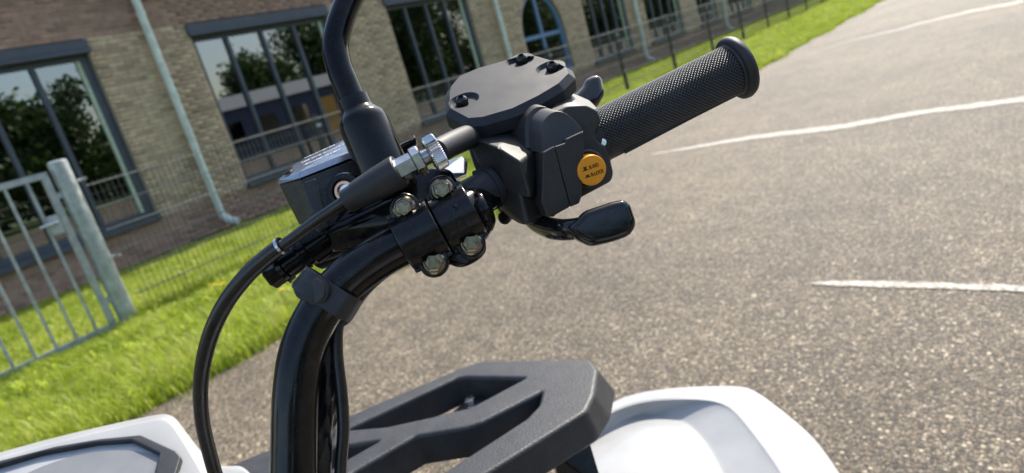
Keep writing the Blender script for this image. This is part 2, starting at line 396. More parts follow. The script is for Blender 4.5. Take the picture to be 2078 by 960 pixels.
def dens(p, h_, k=6):
    q = [Vector((*a, 0)) for a in p]; c = catmull(q, k); hh = np.interp(np.linspace(0, 1, len(c)), np.linspace(0, 1, len(h_)), h_)
    return [(a.x, a.y+random.uniform(-.7, .7)) for a in c], list(hh)
for p, h_ in (([(1322, 314), (1420, 297), (1550, 276), (1650, 264), (1750, 250), (1850, 231), (1950, 218), (2078, 201), (2240, 178)], [.8, 2.8, 4, 4.5, 4.6, 4.8, 5, 5, 5.5]),
              ([(1646, 575), (1700, 575), (1780, 576), (1850, 578), (1930, 580), (2010, 583), (2078, 586), (2200, 592)], [1.5, 5.2, 6, 5.8, 6.2, 6, 6.2, 6.5]),
              ([(1640, 112), (1720, 84), (1806, 64), (1900, 40), (1966, 24), (2074, 3), (2200, -24)], [.3, .7, 1.3, 2, 2.4, 2.7, 3])):
    painted(*dens(p, h_))

# ------------------------------------------------------------------ school building
LZ0, LZ1, SZ = 2.93, 3.11, .50
wins = [(1.35, 3.93, [1.98, 2.60, 3.22]), (5.42, 8.05, [6.03, 6.68, 7.33]), (9.5, 11.95, [10.07, 10.68, 11.26]), (16.6, 19.0, [17.2, 17.8, 18.4]),
        (20.2, 22.8, [20.85, 21.5, 22.15]), (24.2, 26.0, [24.8, 25.4]), (27.2, 29.8, [27.85, 28.5, 29.15]), (31.2, 33.8, [31.85, 32.5, 33.15])]
ARC = (14.58, .93, 1.64, .62, 1.12)            # centre y, half width, spring z, sill z, arch height
Y0, Y1, ZT = -6., 40., 4.6
bld = empty('brick_building', (XW, 10, 0), 'long yellow and red-brown brick building with tall slate-grey windows behind the fence', 'building')
def openings(z0, z1):
    zc = (z0+z1)/2; o = []
    if SZ < zc < LZ1: o += [(a-.0, b+.0) for a, b, _ in wins]
    cy, hw, sp, sl, ah = ARC
    if sl < zc < sp: o.append((cy-hw, cy+hw))
    elif sp <= zc < sp+ah:
        k = hw*math.sqrt(max(0, 1-((zc-sp)/ah)**2)); o.append((cy-k, cy+k))
    return sorted(o)
bm = bmesh.new(); CO = .0625; rows = int(ZT/CO); bricks = []; last = None
for r in range(rows):
    z0, z1 = r*CO, (r+1)*CO; op = openings(z0, z1); segs = []; y = Y0
    for a, b in op:
        segs.append((y, a)); y = b
    segs.append((y, Y1))
    for a, b in segs:
        box_bm(bm, XW-.30, XW-.006, a, b, z0, z1)
        k = math.floor((a/.222)-.5*(r % 2))
        while True:
            s = (k+.5*(r % 2))*.222; e = s+.222
            if s >= b: break
            s2, e2 = max(s, a), min(e, b)
            if e2-s2 > .035: bricks.append((s2+.0055, e2-.0055, z0+.005, z1-.006, r))
            k += 1
bm_obj('wall', bm, 'mortar', bld, None)
def project(p):
    c = RM.T @ (np.array(p)-CAM); return 1039+F*c[0]/-c[2], 480-F*c[1]/-c[2], -c[2]
def seen(b):
    x, y, d = project((XW, (b[0]+b[1])/2, (b[2]+b[3])/2))
    if d < 0 or not (5 < x < 2070 and 5 < y < 950): return -1
    if 560 < x < 830 and y > 40+max(0, (650-x))*1.5: return -1
    return (b[1]-b[0])/d if b[1]-b[0] > .15 else -1
order = sorted(range(len(bricks)), key=lambda i: -seen(bricks[i])); single = set(order[:300])
def is_red(z): return z > 3.12 or z < .46
ub = bmesh.new(); box_bm(ub, -.5, .5, -.5, .5, -.5, .5); uy = bpy.data.meshes.new('brick'); ub.to_mesh(uy); ub.free(); ur = uy.copy(); uy.materials.append(MT['brick_y']); ur.materials.append(MT['brick_r'])
FB = np.array([(0, 3, 2, 1), (4, 5, 6, 7), (0, 1, 5, 4), (1, 2, 6, 5), (2, 3, 7, 6), (3, 0, 4, 7)])
acc = {0: [], 1: []}
for i, (a, b, z0, z1, r) in enumerate(bricks):
    pr = random.uniform(-.0012, .0012); red = is_red(z0)
    if i in single:
        o = bpy.data.objects.new('brick', ur if red else uy); COL.objects.link(o); o.parent = bld
        o.location = Vector((XW-.025+pr, (a+b)/2, (z0+z1)/2))-ORG[bld.name]; o.scale = (.05, b-a, z1-z0)
    else: acc[int(red)].append((XW-.05+pr, XW+pr, a, b, z0, z1))
for red, L in acc.items():
    A = np.array(L); x0, x1, y0, y1, z0, z1 = A.T
    v = np.stack([np.stack(q, 1) for q in ((x0, y0, z0), (x1, y0, z0), (x1, y1, z0), (x0, y1, z0), (x0, y0, z1), (x1, y0, z1), (x1, y1, z1), (x0, y1, z1))], 1).reshape(-1, 3)
    f = (FB[None]+8*np.arange(len(A))[:, None, None]).reshape(-1, 4)
    tag(mesh_np('brickwork', v, f, 'brick_r' if red else 'brick_y', bld), kind='stuff')
box('eaves', (XW-.3, XW+.45, Y0, Y1, ZT, ZT+.22), 'frame', bld)
box('roof', (XW-9, XW+.3, Y0, Y1, ZT+.222, ZT+.6), 'frame', bld)
XF = XW-.10                                        # window plane
for a, b, mul in wins:
    bm = bmesh.new(); fw = .075
    box_bm(bm, XF-.06, XF+.02, a, a+fw, SZ+.06, LZ0); box_bm(bm, XF-.06, XF+.02, b-fw*1.6, b, SZ+.06, LZ0)
    box_bm(bm, XF-.06, XF+.018, a+fw, b-fw*1.6, LZ0-.07, LZ0); box_bm(bm, XF-.06, XF+.018, a+fw, b-fw*1.6, SZ+.06, SZ+.15)
    wn = bm_obj('window', bm, 'frame', bld, None)
    box('lintel', (XW-.2, XW+.035, a-.03, b+.03, LZ0+.055, LZ1), 'frame', wn, .006); box('lintel_lip', (XW-.2, XW+.06, a-.03, b+.03, LZ0-.0, LZ0+.052), 'frame', wn, .006)
    box('sill', (XW-.2, XW+.07, a-.02, b+.02, SZ-.02, SZ+.058), 'frame', wn, .006)
    yy = [a+fw]+[m_-.03 for m_ in mul]+[b-fw*1.6]; y2 = [a+fw]+[m_+.03 for m_ in mul]
    for m_ in mul: box('mullion', (XF-.05, XF+.028, m_-.03, m_+.03, SZ+.15, LZ0-.07), 'frame', wn)
    for s, e in zip(y2, yy[1:]): box('pane', (XF-.03, XF-.022, s-.004, e+.004, SZ+.146, LZ0-.066), 'glass', wn)
    box('glazing_bead', (XF-.02, XF+.012, b-fw*1.6-.05, b-fw*1.6, SZ+.15, LZ0-.07), 'blind', wn)
# arched window
cy, hw, sp, sl, ah = ARC
def archpts(k, n=20): return [(cy-hw+k, sl+k)]+[(cy-(hw-k)*math.cos(math.pi*i/n), sp+(ah-k)*math.sin(math.pi*i/n)) for i in range(n+1)]+[(cy+hw-k, sl+k)]
plA = Axis(Vector((XF+.02, 0, 0)), Vector((1, 0, 0)), Vector((0, 1, 0)))
aw = plate('window', plA, archpts(0.), .1, .004, 'arch', bld, holes=[archpts(.11)], uv=True)
aw['label'] = 'arched blue-framed window with a cross bar'
box('mullion', (XF-.05, XF+.012, cy-.045, cy+.045, sl+.1, sp+ah-.1), 'arch', aw); box('transom', (XF-.05, XF+.008, cy-hw+.1, cy+hw-.1, sp-.05, sp+.05), 'arch', aw)
plate('pane', Axis(Vector((XF-.03, 0, 0)), Vector((1, 0, 0)), Vector((0, 1, 0))), archpts(.08), .008, .001, 'glass', aw, uv=True, res=0, smooth=None)
# room behind the glass
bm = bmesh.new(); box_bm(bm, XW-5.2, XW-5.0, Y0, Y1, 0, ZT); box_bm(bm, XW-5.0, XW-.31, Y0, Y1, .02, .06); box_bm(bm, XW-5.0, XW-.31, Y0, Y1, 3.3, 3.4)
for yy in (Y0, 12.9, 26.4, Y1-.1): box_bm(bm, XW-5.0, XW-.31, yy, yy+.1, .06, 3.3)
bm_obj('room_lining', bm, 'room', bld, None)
def chair(y, label, mat, rz, z=.06):
    c = empty('classroom_chair', (XW-.95, y, z), label, 'chair')
    def W(x, yy, zz): return Vector((XW-.95, y, z))+Matrix.Rotation(rz, 3, 'Z') @ Vector((x, yy, zz))
    for s in (-1, 1):
        tube('leg', [W(.19, s*.19, 0), W(.17, s*.18, .3), W(.16, s*.17, .52)], .014, mat, c, 8, 3); tube('leg', [W(-.2, s*.19, 0), W(-.17, s*.18, .52), W(-.21, s*.18, 1.02)], .016, mat, c, 8, 4)
    hull('seat', [W(a*.2, b*.2, zz) for a in (-1, 1) for b in (-1, 1) for zz in (.52, .55)], .008, mat, c)
    hull('backrest', [W(-.2-.02*q, b*.19, zz) for q in (0, 1) for b in (-1, 1) for zz in (.84, 1.04)], .008, mat, c)
chair(3.45, 'blue chair behind the glass of the left window, near its right jamb', 'bluechair', .5)
chair(2.95, 'blue chair behind the left window glass, beside the gate post', 'bluechair', -.4, .02)
chair(2.25, 'green chair behind the left window glass, seen through the gate', 'greenchair', .2)
# downpipes
def downpipe(y, label, top=3.56):
    d = empty('downpipe', (XW+.1, y, 0), label, 'downpipe', 'pale green downpipes on the brick wall')
    X = XW+.10
    tube('pipe', [Vector((X, y, top)), Vector((X, y, 1.5)), Vector((X, y, .32))], .058, 'pipe', d, 16, 3)
    tube('outlet_shoe', [Vector((X, y, .34)), Vector((X, y+.01, .22)), Vector((X+.06, y+.06, .12)), Vector((X+.16, y+.13, .07))], .06, 'pipe', d, 16, 5)
    for z in (.95, 2.1, 3.3): lathe('bracket', Vector((X, y, z)), Vector((X, y, z+.05)), [(0, .062), (0, .067), (1, .067), (1, .062)], 'pipe', d, 20)
    lathe('hopper', Vector((X, y, top-.02)), Vector((X, y, top+.28)), [(0, .062), (.35, .075), (.5, .11), (1, .12)], 'pipe', d, 16)
downpipe(4.78, 'pale green downpipe on the pier between the two left windows')
downpipe(12.78, 'pale green downpipe just left of the arched window')
downpipe(19.45, 'pale green downpipe beyond the arched window, nearest to it')
downpipe(26.45, 'pale green downpipe farthest along the wall')

# ------------------------------------------------------------------ fence and gate
def fx(y): return -6.35-.035*(y-1.88)
fence = empty('mesh_fence', (fx(6), 6, 0), 'thin wire mesh fence with dark posts on the grass in front of the building', 'fence')
PY = [1.98+2.45*k for k in range(0, 14)]; PY[0] = 1.98
for k, y in enumerate(PY[1:]):
    x = fx(y)
    p = box('post', (x-.03, x+.03, y-.032, y+.032, -.02, 1.27), 'post', fence, .003)
    box('cap', (x-.032, x+.032, y-.034, y+.034, 1.27, 1.285), 'post', p)
    for z in (.45, 1.15): box('clip', (x+.03, x+.045, y-.03, y+.03, z, z+.03), 'galv', p)
for y0, y1 in zip(PY, PY[1:]):
    for j, z in enumerate((.04, .24, .44, .64, .84, 1.04, 1.24)):
        bm = bmesh.new()
        tube_bm(bm, [Vector((fx(y0)+.034, y0, z)), Vector((fx(y1)+.034, y1, z))], .0048, 6, 2)
        tube_bm(bm, [Vector((fx(y0)+.048, y0, z)), Vector((fx(y1)+.048, y1, z))], .0048, 6, 2)
        bm_obj('rail', bm, 'rail' if z > .8 else 'wire', fence, 60)
    bm = bmesh.new(); y = y0+.05
    while y < y1-.02:
        x = fx(y)+.041; box_bm(bm, x-.0022, x+.0022, y-.0022, y+.0022, .0, 1.27); y += .05
    tag(bm_obj('wire_mesh', bm, 'wire', fence, None), kind='stuff')
gp = empty('gate_post', (-6.35, 1.86, 0), 'thick round galvanised post at the right side of the gate', 'post')
lathe('post', Vector((-6.35, 1.86, -.05)), Vector((-6.35, 1.86, 1.5)), [(0, .074), (.985, .074), (.995, .07), (1, .05)], 'galv', gp, 28)
for z in (.62, 1.3): lathe('bolt', Vector((-6.3, 1.94, z)), Vector((-6.2, 1.96, z)), [(0, .014), (1, .014)], 'zinc', gp, 8)
gate = empty('garden_gate', (-6.35, 1.0, 0), 'galvanised steel bar gate standing on the grass by the post', 'gate')
def tb(name, a, b, s): return box(name, (a[0]-s/2, a[0]+s/2, min(a[1], b[1]), max(a[1], b[1]), min(a[2], b[2]), max(a[2], b[2])), 'galv', gate, .004)
bm = bmesh.new(); X = -6.35
g0, g1 = -.1, 1.755
box_bm(bm, X-.025, X+.025, g1-.05, g1, .03, 1.435); box_bm(bm, X-.025, X+.025, g0, g0+.05, .03, 1.435)
box_bm(bm, X-.0235, X+.0235, g0+.05, g1-.05, 1.385, 1.435); box_bm(bm, X-.0235, X+.0235, g0+.05, g1-.05, .03, .075)
bm_obj('frame', bm, 'galv', gate, None)
y = 1.60
while y > g0+.08:
    lathe('bar', Vector((X, y, .075)), Vector((X, y, 1.385)), [(0, .0125), (1, .0125)], 'galv', gate, 12); y -= .155
lk = box('lock_box', (X-.03, X+.03, 1.60, 1.70, .93, 1.09), 'galv', gate, .006)
tube('handle', [Vector((X+.02, 1.66, 1.03)), Vector((X+.075, 1.66, 1.03)), Vector((X+.08, 1.64, 1.03)), Vector((X+.08, 1.53, 1.025))], .011, 'zinc', lk, 10, 4)
for z in (.25, 1.2): box('hinge_plate', (X-.02, X+.02, 1.755, 1.80, z, z+.05), 'galv', gate)

# ------------------------------------------------------------------ grass
def blades(name, regions, label):
    Vv, Ff, Tt = [], [], []; base = 0
    for (x0, x1, y0, y1, dens_, h0, h1, wd, keep) in regions:
        n = int((x1-x0)*(y1-y0)*dens_); x = rng.uniform(x0, x1, n); y = rng.uniform(y0, y1, n)
        if keep is not None:
            k = keep(x, y); x, y = x[k], y[k]; n = len(x)
        clump = .5+.5*np.sin(x*5.1+np.sin(y*3.3)*2)*np.sin(y*4.3+np.sin(x*2.7)*2); fine = .5+.5*np.sin(x*17+y*5)*np.sin(y*13-x*7)
        h_ = rng.uniform(h0, h1, n)*(.6+.55*clump+.25*fine)
        a = rng.uniform(0, 2*np.pi, n); ln = rng.uniform(.15, .95, n)*h_; w_ = wd*rng.uniform(.6, 1.3, n)
        dx, dy = np.cos(a), np.sin(a); px, py = -dy*w_/2, dx*w_/2
        z = np.full(n, -.005)
        b0 = np.stack([x-px, y-py, z], 1); b1 = np.stack([x+px, y+py, z], 1)
        mx_, my_ = x+dx*ln*.35, y+dy*ln*.35
        m0 = np.stack([mx_-px*.8, my_-py*.8, h_*.6], 1); m1 = np.stack([mx_+px*.8, my_+py*.8, h_*.6], 1)
        tp = np.stack([x+dx*ln, y+dy*ln, h_*(1-.25*(ln/h_))], 1)
        vv = np.stack([b0, b1, m1, m0, tp], 1).reshape(-1, 3); o = base+5*np.arange(n)[:, None]
        Ff.append((o[:, :, None]+np.array([[[0, 1, 2], [0, 2, 3], [3, 2, 4]]])).reshape(-1, 3)); Vv.append(vv); base += 5*n
        t = np.clip(.12+.45*clump+rng.normal(.05, .16, n)+.12*fine, 0, .9); t[rng.random(n) < .035] = 1.0
        Tt.append(np.repeat(t, 5))
    o = mesh_np(name, np.concatenate(Vv), np.concatenate(Ff), 'grass', None, np.concatenate(Tt)); return tag(o, label, 'grass', kind='stuff')
ed = lambda x, y: (x < -3.93+.05*np.sin(y*1.7)+.05*np.sin(y*4.1+1)+rng.exponential(.03, len(x))-.03)
blades('verge_grass', [(-6.25, -3.75, -1.5, 4.2, 9000, .05, .13, .0055, ed), (-6.4, -3.75, 4.2, 9, 4200, .05, .11, .007, ed), (-6.7, -3.75, 9, 18, 1900, .05, .11, .011, ed), (-7.2, -3.75, 18, 40, 600, .06, .12, .02, ed),
                       (-5.6, -4.0, -1.2, 4, 140, .13, .22, .006, None), (-4.5, -3.9, -1.2, 8, 900, .10, .2, .007, ed), (-6.6, -6.2, 1.9, 12, 5000, .09, .2, .006, None)], 'bright green grass verge between the road and the fence')
pathcut = lambda x, y: ~((y < .9+.08*np.sin(x*6)) & (y > -1.5))
blades('lawn_grass', [(-9.85, -6.25, -1.5, 7, 3600, .035, .085, .007, pathcut), (-9.85, -6.3, 7, 16, 1500, .035, .085, .011, None), (-9.85, -6.6, 16, 38, 420, .05, .09, .022, None)], 'mown green lawn between the fence and the brick wall')
# pale seeding stalks and broad weeds near the camera
def weeds(n, xr, yr):
    Vv, Ff, Tt = [], [], []; b = 0
    for _ in range(n):
        x, y = random.uniform(*xr), random.uniform(*yr); k = random.randint(4, 8)
        for j in range(k):
            a = random.uniform(0, 6.28); L = random.uniform(.07, .17); w_ = random.uniform(.012, .026); h_ = random.uniform(.04, .12)
            d = Vector((math.cos(a), math.sin(a), 0)); s = Vector((-d.y, d.x, 0))*w_/2; p = Vector((x, y, 0))
            q = [p-s*.4, p+s*.4, p+d*L*.5+s+Vector((0, 0, h_)), p+d*L*.5-s+Vector((0, 0, h_)), p+d*L+Vector((0, 0, h_*.75))]
            Vv += [tuple(c) for c in q]; Ff += [(b, b+1, b+2), (b, b+2, b+3), (b+3, b+2, b+4)]; b += 5; Tt += [random.uniform(.2, .7)]*5
    o = mesh_np('broad_leaf_weeds', np.array(Vv), np.array(Ff), 'grass', None, Tt); tag(o, 'broad leaf weeds scattered through the grass verge', 'weeds', kind='stuff')
weeds(260, (-6.1, -4.1), (-.4, 6))
fmesh = {}
for k, (px, py) in enumerate(((437, 579), (452, 577), (573, 589))):
    p = PZ(px, py, .12); f = empty('dandelion', (p.x, p.y, 0), ['yellow dandelion in the verge, left one of the close pair', 'yellow dandelion in the verge, right one of the close pair', 'yellow dandelion low in the verge beside the black hose bolt'][k], 'flower', 'yellow flowers in the grass verge')
    tube('stem', [Vector((p.x, p.y, 0)), Vector((p.x+.005, p.y, .06)), Vector((p.x, p.y, .12))], .003, 'stem', f, 6, 3)
    bm = bmesh.new()
    for r_, zz, nn in ((.03, .122, 14), (.02, .128, 10)):
        for j in range(nn):
            a = 2*math.pi*j/nn; a2 = a+math.pi/nn*1.3
            q = [bm.verts.new((p.x, p.y, zz)), bm.verts.new((p.x+r_*math.cos(a), p.y+r_*math.sin(a), zz+.006)), bm.verts.new((p.x+r_*math.cos(a2), p.y+r_*math.sin(a2), zz+.006))]; bm.faces.new(q)
    bm_obj('flower_head', bm, 'yellow', f, None)

# ------------------------------------------------------------------ what the windows mirror: trees and a low shed across the road
def tree(x, y, h_, r_, seed):
    g = np.random.default_rng(seed); t = empty('leafy_tree', (x, y, 0), 'dark leafy tree across the road, seen mirrored in the windows', 'tree', 'trees mirrored in the windows')
    tr = tube('trunk', [Vector((x, y, -.1)), Vector((x+.1, y, h_*.3)), Vector((x-.1, y+.1, h_*.6)), Vector((x, y, h_*.85))], [.24, .17, .11, .03], 'bark', t, 10, 4)
    for j in range(5):
        a = j*1.3+seed; z = h_*(.35+.09*j); tube('limb', [Vector((x, y, z)), Vector((x+.5*r_*math.cos(a), y+.5*r_*math.sin(a), z+.5)), Vector((x+.8*r_*math.cos(a), y+.8*r_*math.sin(a), z+1.0))], [.08, .05, .015], 'bark', tr, 7, 3)
    cl = [(g.uniform(-1, 1)*r_*.7, g.uniform(-1, 1)*r_*.7, h_*g.uniform(.28, .92)) for _ in range(44)]; P_ = []
    for cx, cy_, cz in cl:
        s = r_*g.uniform(.25, .45); q = g.normal(0, .45, (190, 3)); P_.append(np.array([x+cx, y+cy_, cz])+q*s)
    P_ = np.concatenate(P_); n = len(P_); u = g.normal(size=(n, 3)); u /= np.linalg.norm(u, axis=1)[:, None]; w_ = np.cross(u, g.normal(size=(n, 3))); w_ /= np.linalg.norm(w_, axis=1)[:, None]
    s = g.uniform(.12, .22, n)[:, None]; v = np.stack([P_-u*s, P_+w_*s*.6, P_+u*s, P_-w_*s*.6], 1).reshape(-1, 3)
    mesh_np('crown', v, np.arange(4*n).reshape(-1, 4), 'leaf', t, np.repeat(g.uniform(0, 1, n), 4))
for k, (x, y, h_, r_) in enumerate(((18, -42, 9, 4), (19, -31, 10, 4), (18, -21, 9, 4), (20, -11, 9, 4), (19, -2, 8, 3.6), (17, 5.5, 4.2, 2.6), (19, 11.5, 6.3, 3.0), (22, 18.5, 7.6, 3.2), (20, 25, 6.0, 3.0), (21, 31, 8.5, 3.6), (18, 38, 9, 3.6), (22, 46, 10, 4), (20, 55, 10, 4), (22, 66, 11, 4.5), (24, 80, 12, 5), (24, 98, 12, 5))): tree(x, y, h_, r_, k+3)
def hedge():
    g = np.random.default_rng(5); n = 60000; y = g.uniform(-60, 150, n); P_ = np.stack([27+g.normal(0, .8, n), y, g.uniform(0, 1, n)**.8*(4.2+.8*np.sin(y*.7)+.6*np.sin(y*1.9))], 1)
    u = g.normal(size=(n, 3)); u /= np.linalg.norm(u, axis=1)[:, None]; w_ = np.cross(u, g.normal(size=(n, 3))); w_ /= np.linalg.norm(w_, axis=1)[:, None]
    s_ = g.uniform(.2, .4, n)[:, None]; v = np.stack([P_-u*s_, P_+w_*s_*.6, P_+u*s_, P_-w_*s_*.6], 1).reshape(-1, 3)
    tag(mesh_np('hedge', v, np.arange(4*n).reshape(-1, 4), 'leaf', None, np.repeat(g.uniform(0, 1, n), 4)), 'dense dark hedge across the road, mirrored low in the windows', 'hedge', kind='stuff')
hedge()
shed = empty('low_shed', (15, 22, 0), 'low flat-roofed shed with white fascia and ochre door, mirrored in the second window', 'shed')
box('wall', (14.2, 17, 16.5, 30, 0, 2.9), 'darkblue', shed); box('fascia', (13.9, 17.2, 16.2, 30.3, 2.9, 3.6), 'fascia', shed); box('door', (14.15, 14.2, 24.6, 25.9, .05, 2.3), 'ochre', shed)
for yy in (18, 20.2, 22.4, 27.5): box('window', (14.17, 14.2, yy, yy+1.4, 1.0, 2.2), 'glass', shed)

# ================================================================== QUAD BIKE
base = V(400, 900, .6)
atv = empty('quad_bike', (base.x, base.y, 0), 'white quad bike with black handlebar, front rack and right-hand controls close to the camera', 'quad bike')
# handlebar tube
HB = [(594, 1060, .343), (596, 1000, .345), (598, 900, .348), (601, 800, .35), (614, 712, .353), (650, 632, .357), (704, 568, .36), (772, 518, .364), (850, 478, .370), (927, 437, .378), (985, 399, .396), (1060, 362, .406), (1225, 272, .410), (1480, 145, .418)]
tube('handlebar_tube', [V(*p) for p in HB], [.0122]*9+[.0118, .0100, .0098, .0100, .0105], 'tube', atv, 32, 8)
# grip with diamond knurl
A0, A1 = V(1203, 283, .4095), V(1484, 143, .418); ax = (A1-A0); L = ax.length; ax.normalize(); gx = ax.orthogonal().normalized(); gy = ax.cross(gx)
na, nl = 84, 43; gv = []; gf = []; rb, rt_ = .0148, .0163
def gpt(i, j, r_): a = 2*math.pi*i/na; return tuple(A0+ax*(L*j/(2*nl))+(gx*math.cos(a)+gy*math.sin(a))*r_)
for j in range(1, 2*nl-1):
    for i in range(na):
        if (i+j) % 2: continue
        o_ = len(gv); C4 = ((0, -1), (1, 0), (0, 1), (-1, 0))
        for k_, r_ in ((.96, rb), (.52, rt_)): gv += [gpt(i+u*k_, j+w_*k_, r_) for u, w_ in C4]
        gf += [(o_+k, o_+(k+1) % 4, o_+4+(k+1) % 4, o_+4+k) for k in range(4)]+[(o_+4, o_+5, o_+6, o_+7)]
grip = mesh_np('grip', np.array(gv), np.array(gf), 'grip', atv)
lathe('grip_core', A0, A0+ax*L, [(0, .0149), (1, .0149)], 'grip', grip, 64)
lathe('flange', A0+ax*(L*.985), A0+ax*(L+.0080), [(0, .0152), (.05, .0164), (.18, .0168), (.22, .0190), (.36, .0204), (.6, .0206), (.85, .0196), (1, .0172), (1, .004)], 'rubber', grip, 48, 0, 60)
lathe('inner_collar', V(1190, 291, .4093), A0+ax*.004, [(0, .0145), (.1, .0168), (.9, .0168), (1, .0155)], 'rubber', grip, 40)
hull('mould_seam', [V(1268, 306, .4045), V(1268, 313, .4045), V(1497, 193, .414), V(1497, 187, .414), V(1268, 306, .410), V(1268, 313, .410), V(1497, 193, .419), V(1497, 187, .419)], 0, 'rubber', grip, 30)
# throttle housing
hs = hull('throttle_housing', [V(*p) for p in ((946, 283, .414), (1040, 246, .432), (1098, 285, .41), (962, 338, .412), (994, 402, .407), (1032, 441, .400), (1056, 456, .386), (1074, 457, .383), (1112, 442, .396), (1104, 398, .394), (1056, 396, .3815), (1092, 300, .402),
     (946, 285, .452), (1036, 436, .45), (1108, 438, .45), (1180, 260, .45), (1085, 255, .45))], .0018, 'housing', atv)
hull('upper_block', [V(*p) for p in ((948, 278, .406), (1040, 244, .43), (1072, 260, .42), (1098, 299, .398), (1056, 328, .374), (1012, 300, .381), (1078, 403, .377), (1092, 397, .394), (1050, 394, .383), (1020, 384, .391), (972, 335, .406), (985, 325, .435), (1060, 390, .435), (955, 285, .44))], .0016, 'housing', hs)
plB = Pl(1200, 345, .3905, (.20, -.06, .97))
plate('switch_plate', plB, [(1120, 240), (1150, 214), (1190, 212), (1214, 224), (1221, 246), (1216, 257), (1209, 265), (1208, 277), (1216, 289), (1230, 296), (1240, 326), (1246, 352), (1241, 368), (1178, 402), (1160, 414), (1118, 424)], .042, .0015, 'housing', hs, r=.0022)
hull('top_lug', [V(*p) for p in ((1112, 226, .40), (1144, 187, .432), (1165, 189, .436), (1198, 204, .43), (1216, 222, .412), (1221, 245, .40), (1195, 236, .388), (1150, 232, .388), (1120, 250, .39), (1140, 215, .45), (1205, 225, .45))], .002, 'housing', hs)
lathe('silver_insert', V(1224, 289, .397), V(1223, 289, .3935), [(0, .0026), (.6, .0026), (1, .0022)], 'zinc', hs, 28)
# rounded strap across the middle: two arches and a lower panel
arch2 = [(1101, 312), (1099, 270), (1103, 248), (1112, 235), (1124, 227), (1138, 226), (1152, 232), (1168, 246), (1183, 266), (1183, 285), (1150, 302), (1124, 310)]
arch2 = [arch2[0]]+[(q.x, q.y) for q in catmull([Vector((*a, 0)) for a in arch2[1:10]], 3)]+arch2[10:]
def dd(y): return .3775+max(0, 312-y)*.00007
hull('strap_end', [V(x, y, dd(y)) for x, y in arch2]+[V(x-25, y-6, dd(y)+.011) for x, y in arch2], .0005, 'housing', hs, 30, 2, 1.5)
hull('strap_band', [V(1120+(x-35-1120)*.97, y-10, dd(y)+.0125) for x, y in arch2]+[V(1120+(x-64-1120)*.97, y-19, dd(y)+.027) for x, y in arch2], .0005, 'housing', hs, 30, 2, 1.5)
plL = Pl(1140, 350, .3745, (.22, -.10, .97))
pan = [(1103, 309), (1124, 297), (1147, 291), (1149, 282), (1184, 266), (1186, 300), (1180, 400), (1176, 413), (1160, 421), (1128, 436), (1125, 440), (1111, 440), (1099, 410), (1101, 360)]
plate('strap_panel', plL, [(1103, 309), (1124, 297), (1126, 300), (1157, 420), (1128, 436), (1125, 440), (1111, 440), (1099, 410), (1101, 360)], .03, .0009, 'housing', hs, r=.0008)
plate('strap_panel', Pl(1150, 350, .3758, (.22, -.10, .97)), [(1125.5, 297.5), (1148, 290), (1149, 282), (1184, 266), (1186, 300), (1180, 400), (1176, 413), (1158, 420)], .03, .0007, 'housing', hs, r=.0008)
lathe('housing_screw', V(1028, 438, .41), V(1022, 444, .405), [(0, .0042), (.8, .0042), (1, .003)], 'gloss', hs, 20)
hull('rear_boss', [V(*p) for p in ((995, 405, .405), (1030, 452, .41), (1045, 440, .41), (1020, 400, .40), (995, 405, .44), (1030, 450, .44), (1045, 420, .44))], .0025, 'housing', hs)
# orange selector button with its print
plU = Pl(1202, 346, .3785, (.30, -.24, .92), (.96, .28, 0))
def circ(r_, n=40, sx=1): return [(r_*sx*math.cos(2*math.pi*i/n), r_*math.sin(2*math.pi*i/n)) for i in range(n)]
bt = plate('selector_button', plU, circ(.0089), .0120, .0008, 'orange', atv, uv=True)
plate('button_ring', Axis(plU.o-plU.n*.0058, plU.n, plU.ex), circ(.0112), .014, .0012, 'plastic', bt, holes=[circ(.0092)], uv=True)
def up(u, v_): return u, v_
def icon(u, v_, hh):
    plate('switch_symbol', plU, [(u-.0016, v_), (u+.0016, v_), (u+.0016, v_+.0005), (u+.0008, v_+.0006), (u+.0010, v_+hh), (u-.0010, v_+hh), (u-.0008, v_+.0006), (u-.0016, v_+.0005)], .0002, .00001, 'print', bt, uv=True, off=.0002, res=0, smooth=None)
icon(-.0040, .0012, .0024); icon(-.0036, -.0030, .0016)
def lett(s, u, v_, size, sx):
    cu = bpy.data.curves.new('t', 'FONT'); cu.body = s; cu.size = size; cu.extrude = .0001; cu.offset = .00006
    ob = bpy.data.objects.new('t', cu); COL.objects.link(ob); me = bpy.data.meshes.new_from_object(ob.evaluated_get(bpy.context.evaluated_depsgraph_get())); bpy.data.objects.remove(ob); me.materials.clear()
    me.transform(plU.mat(.0001) @ Matrix.Translation((u, v_, 0)) @ Matrix.Diagonal((sx, 1, 1, 1))); link('lettering', me, 'print', bt)
lett('R-WD', -.0015, .0011, .0032, .70); lett('R-LOCK', -.0014, -.0033, .0032, .70)
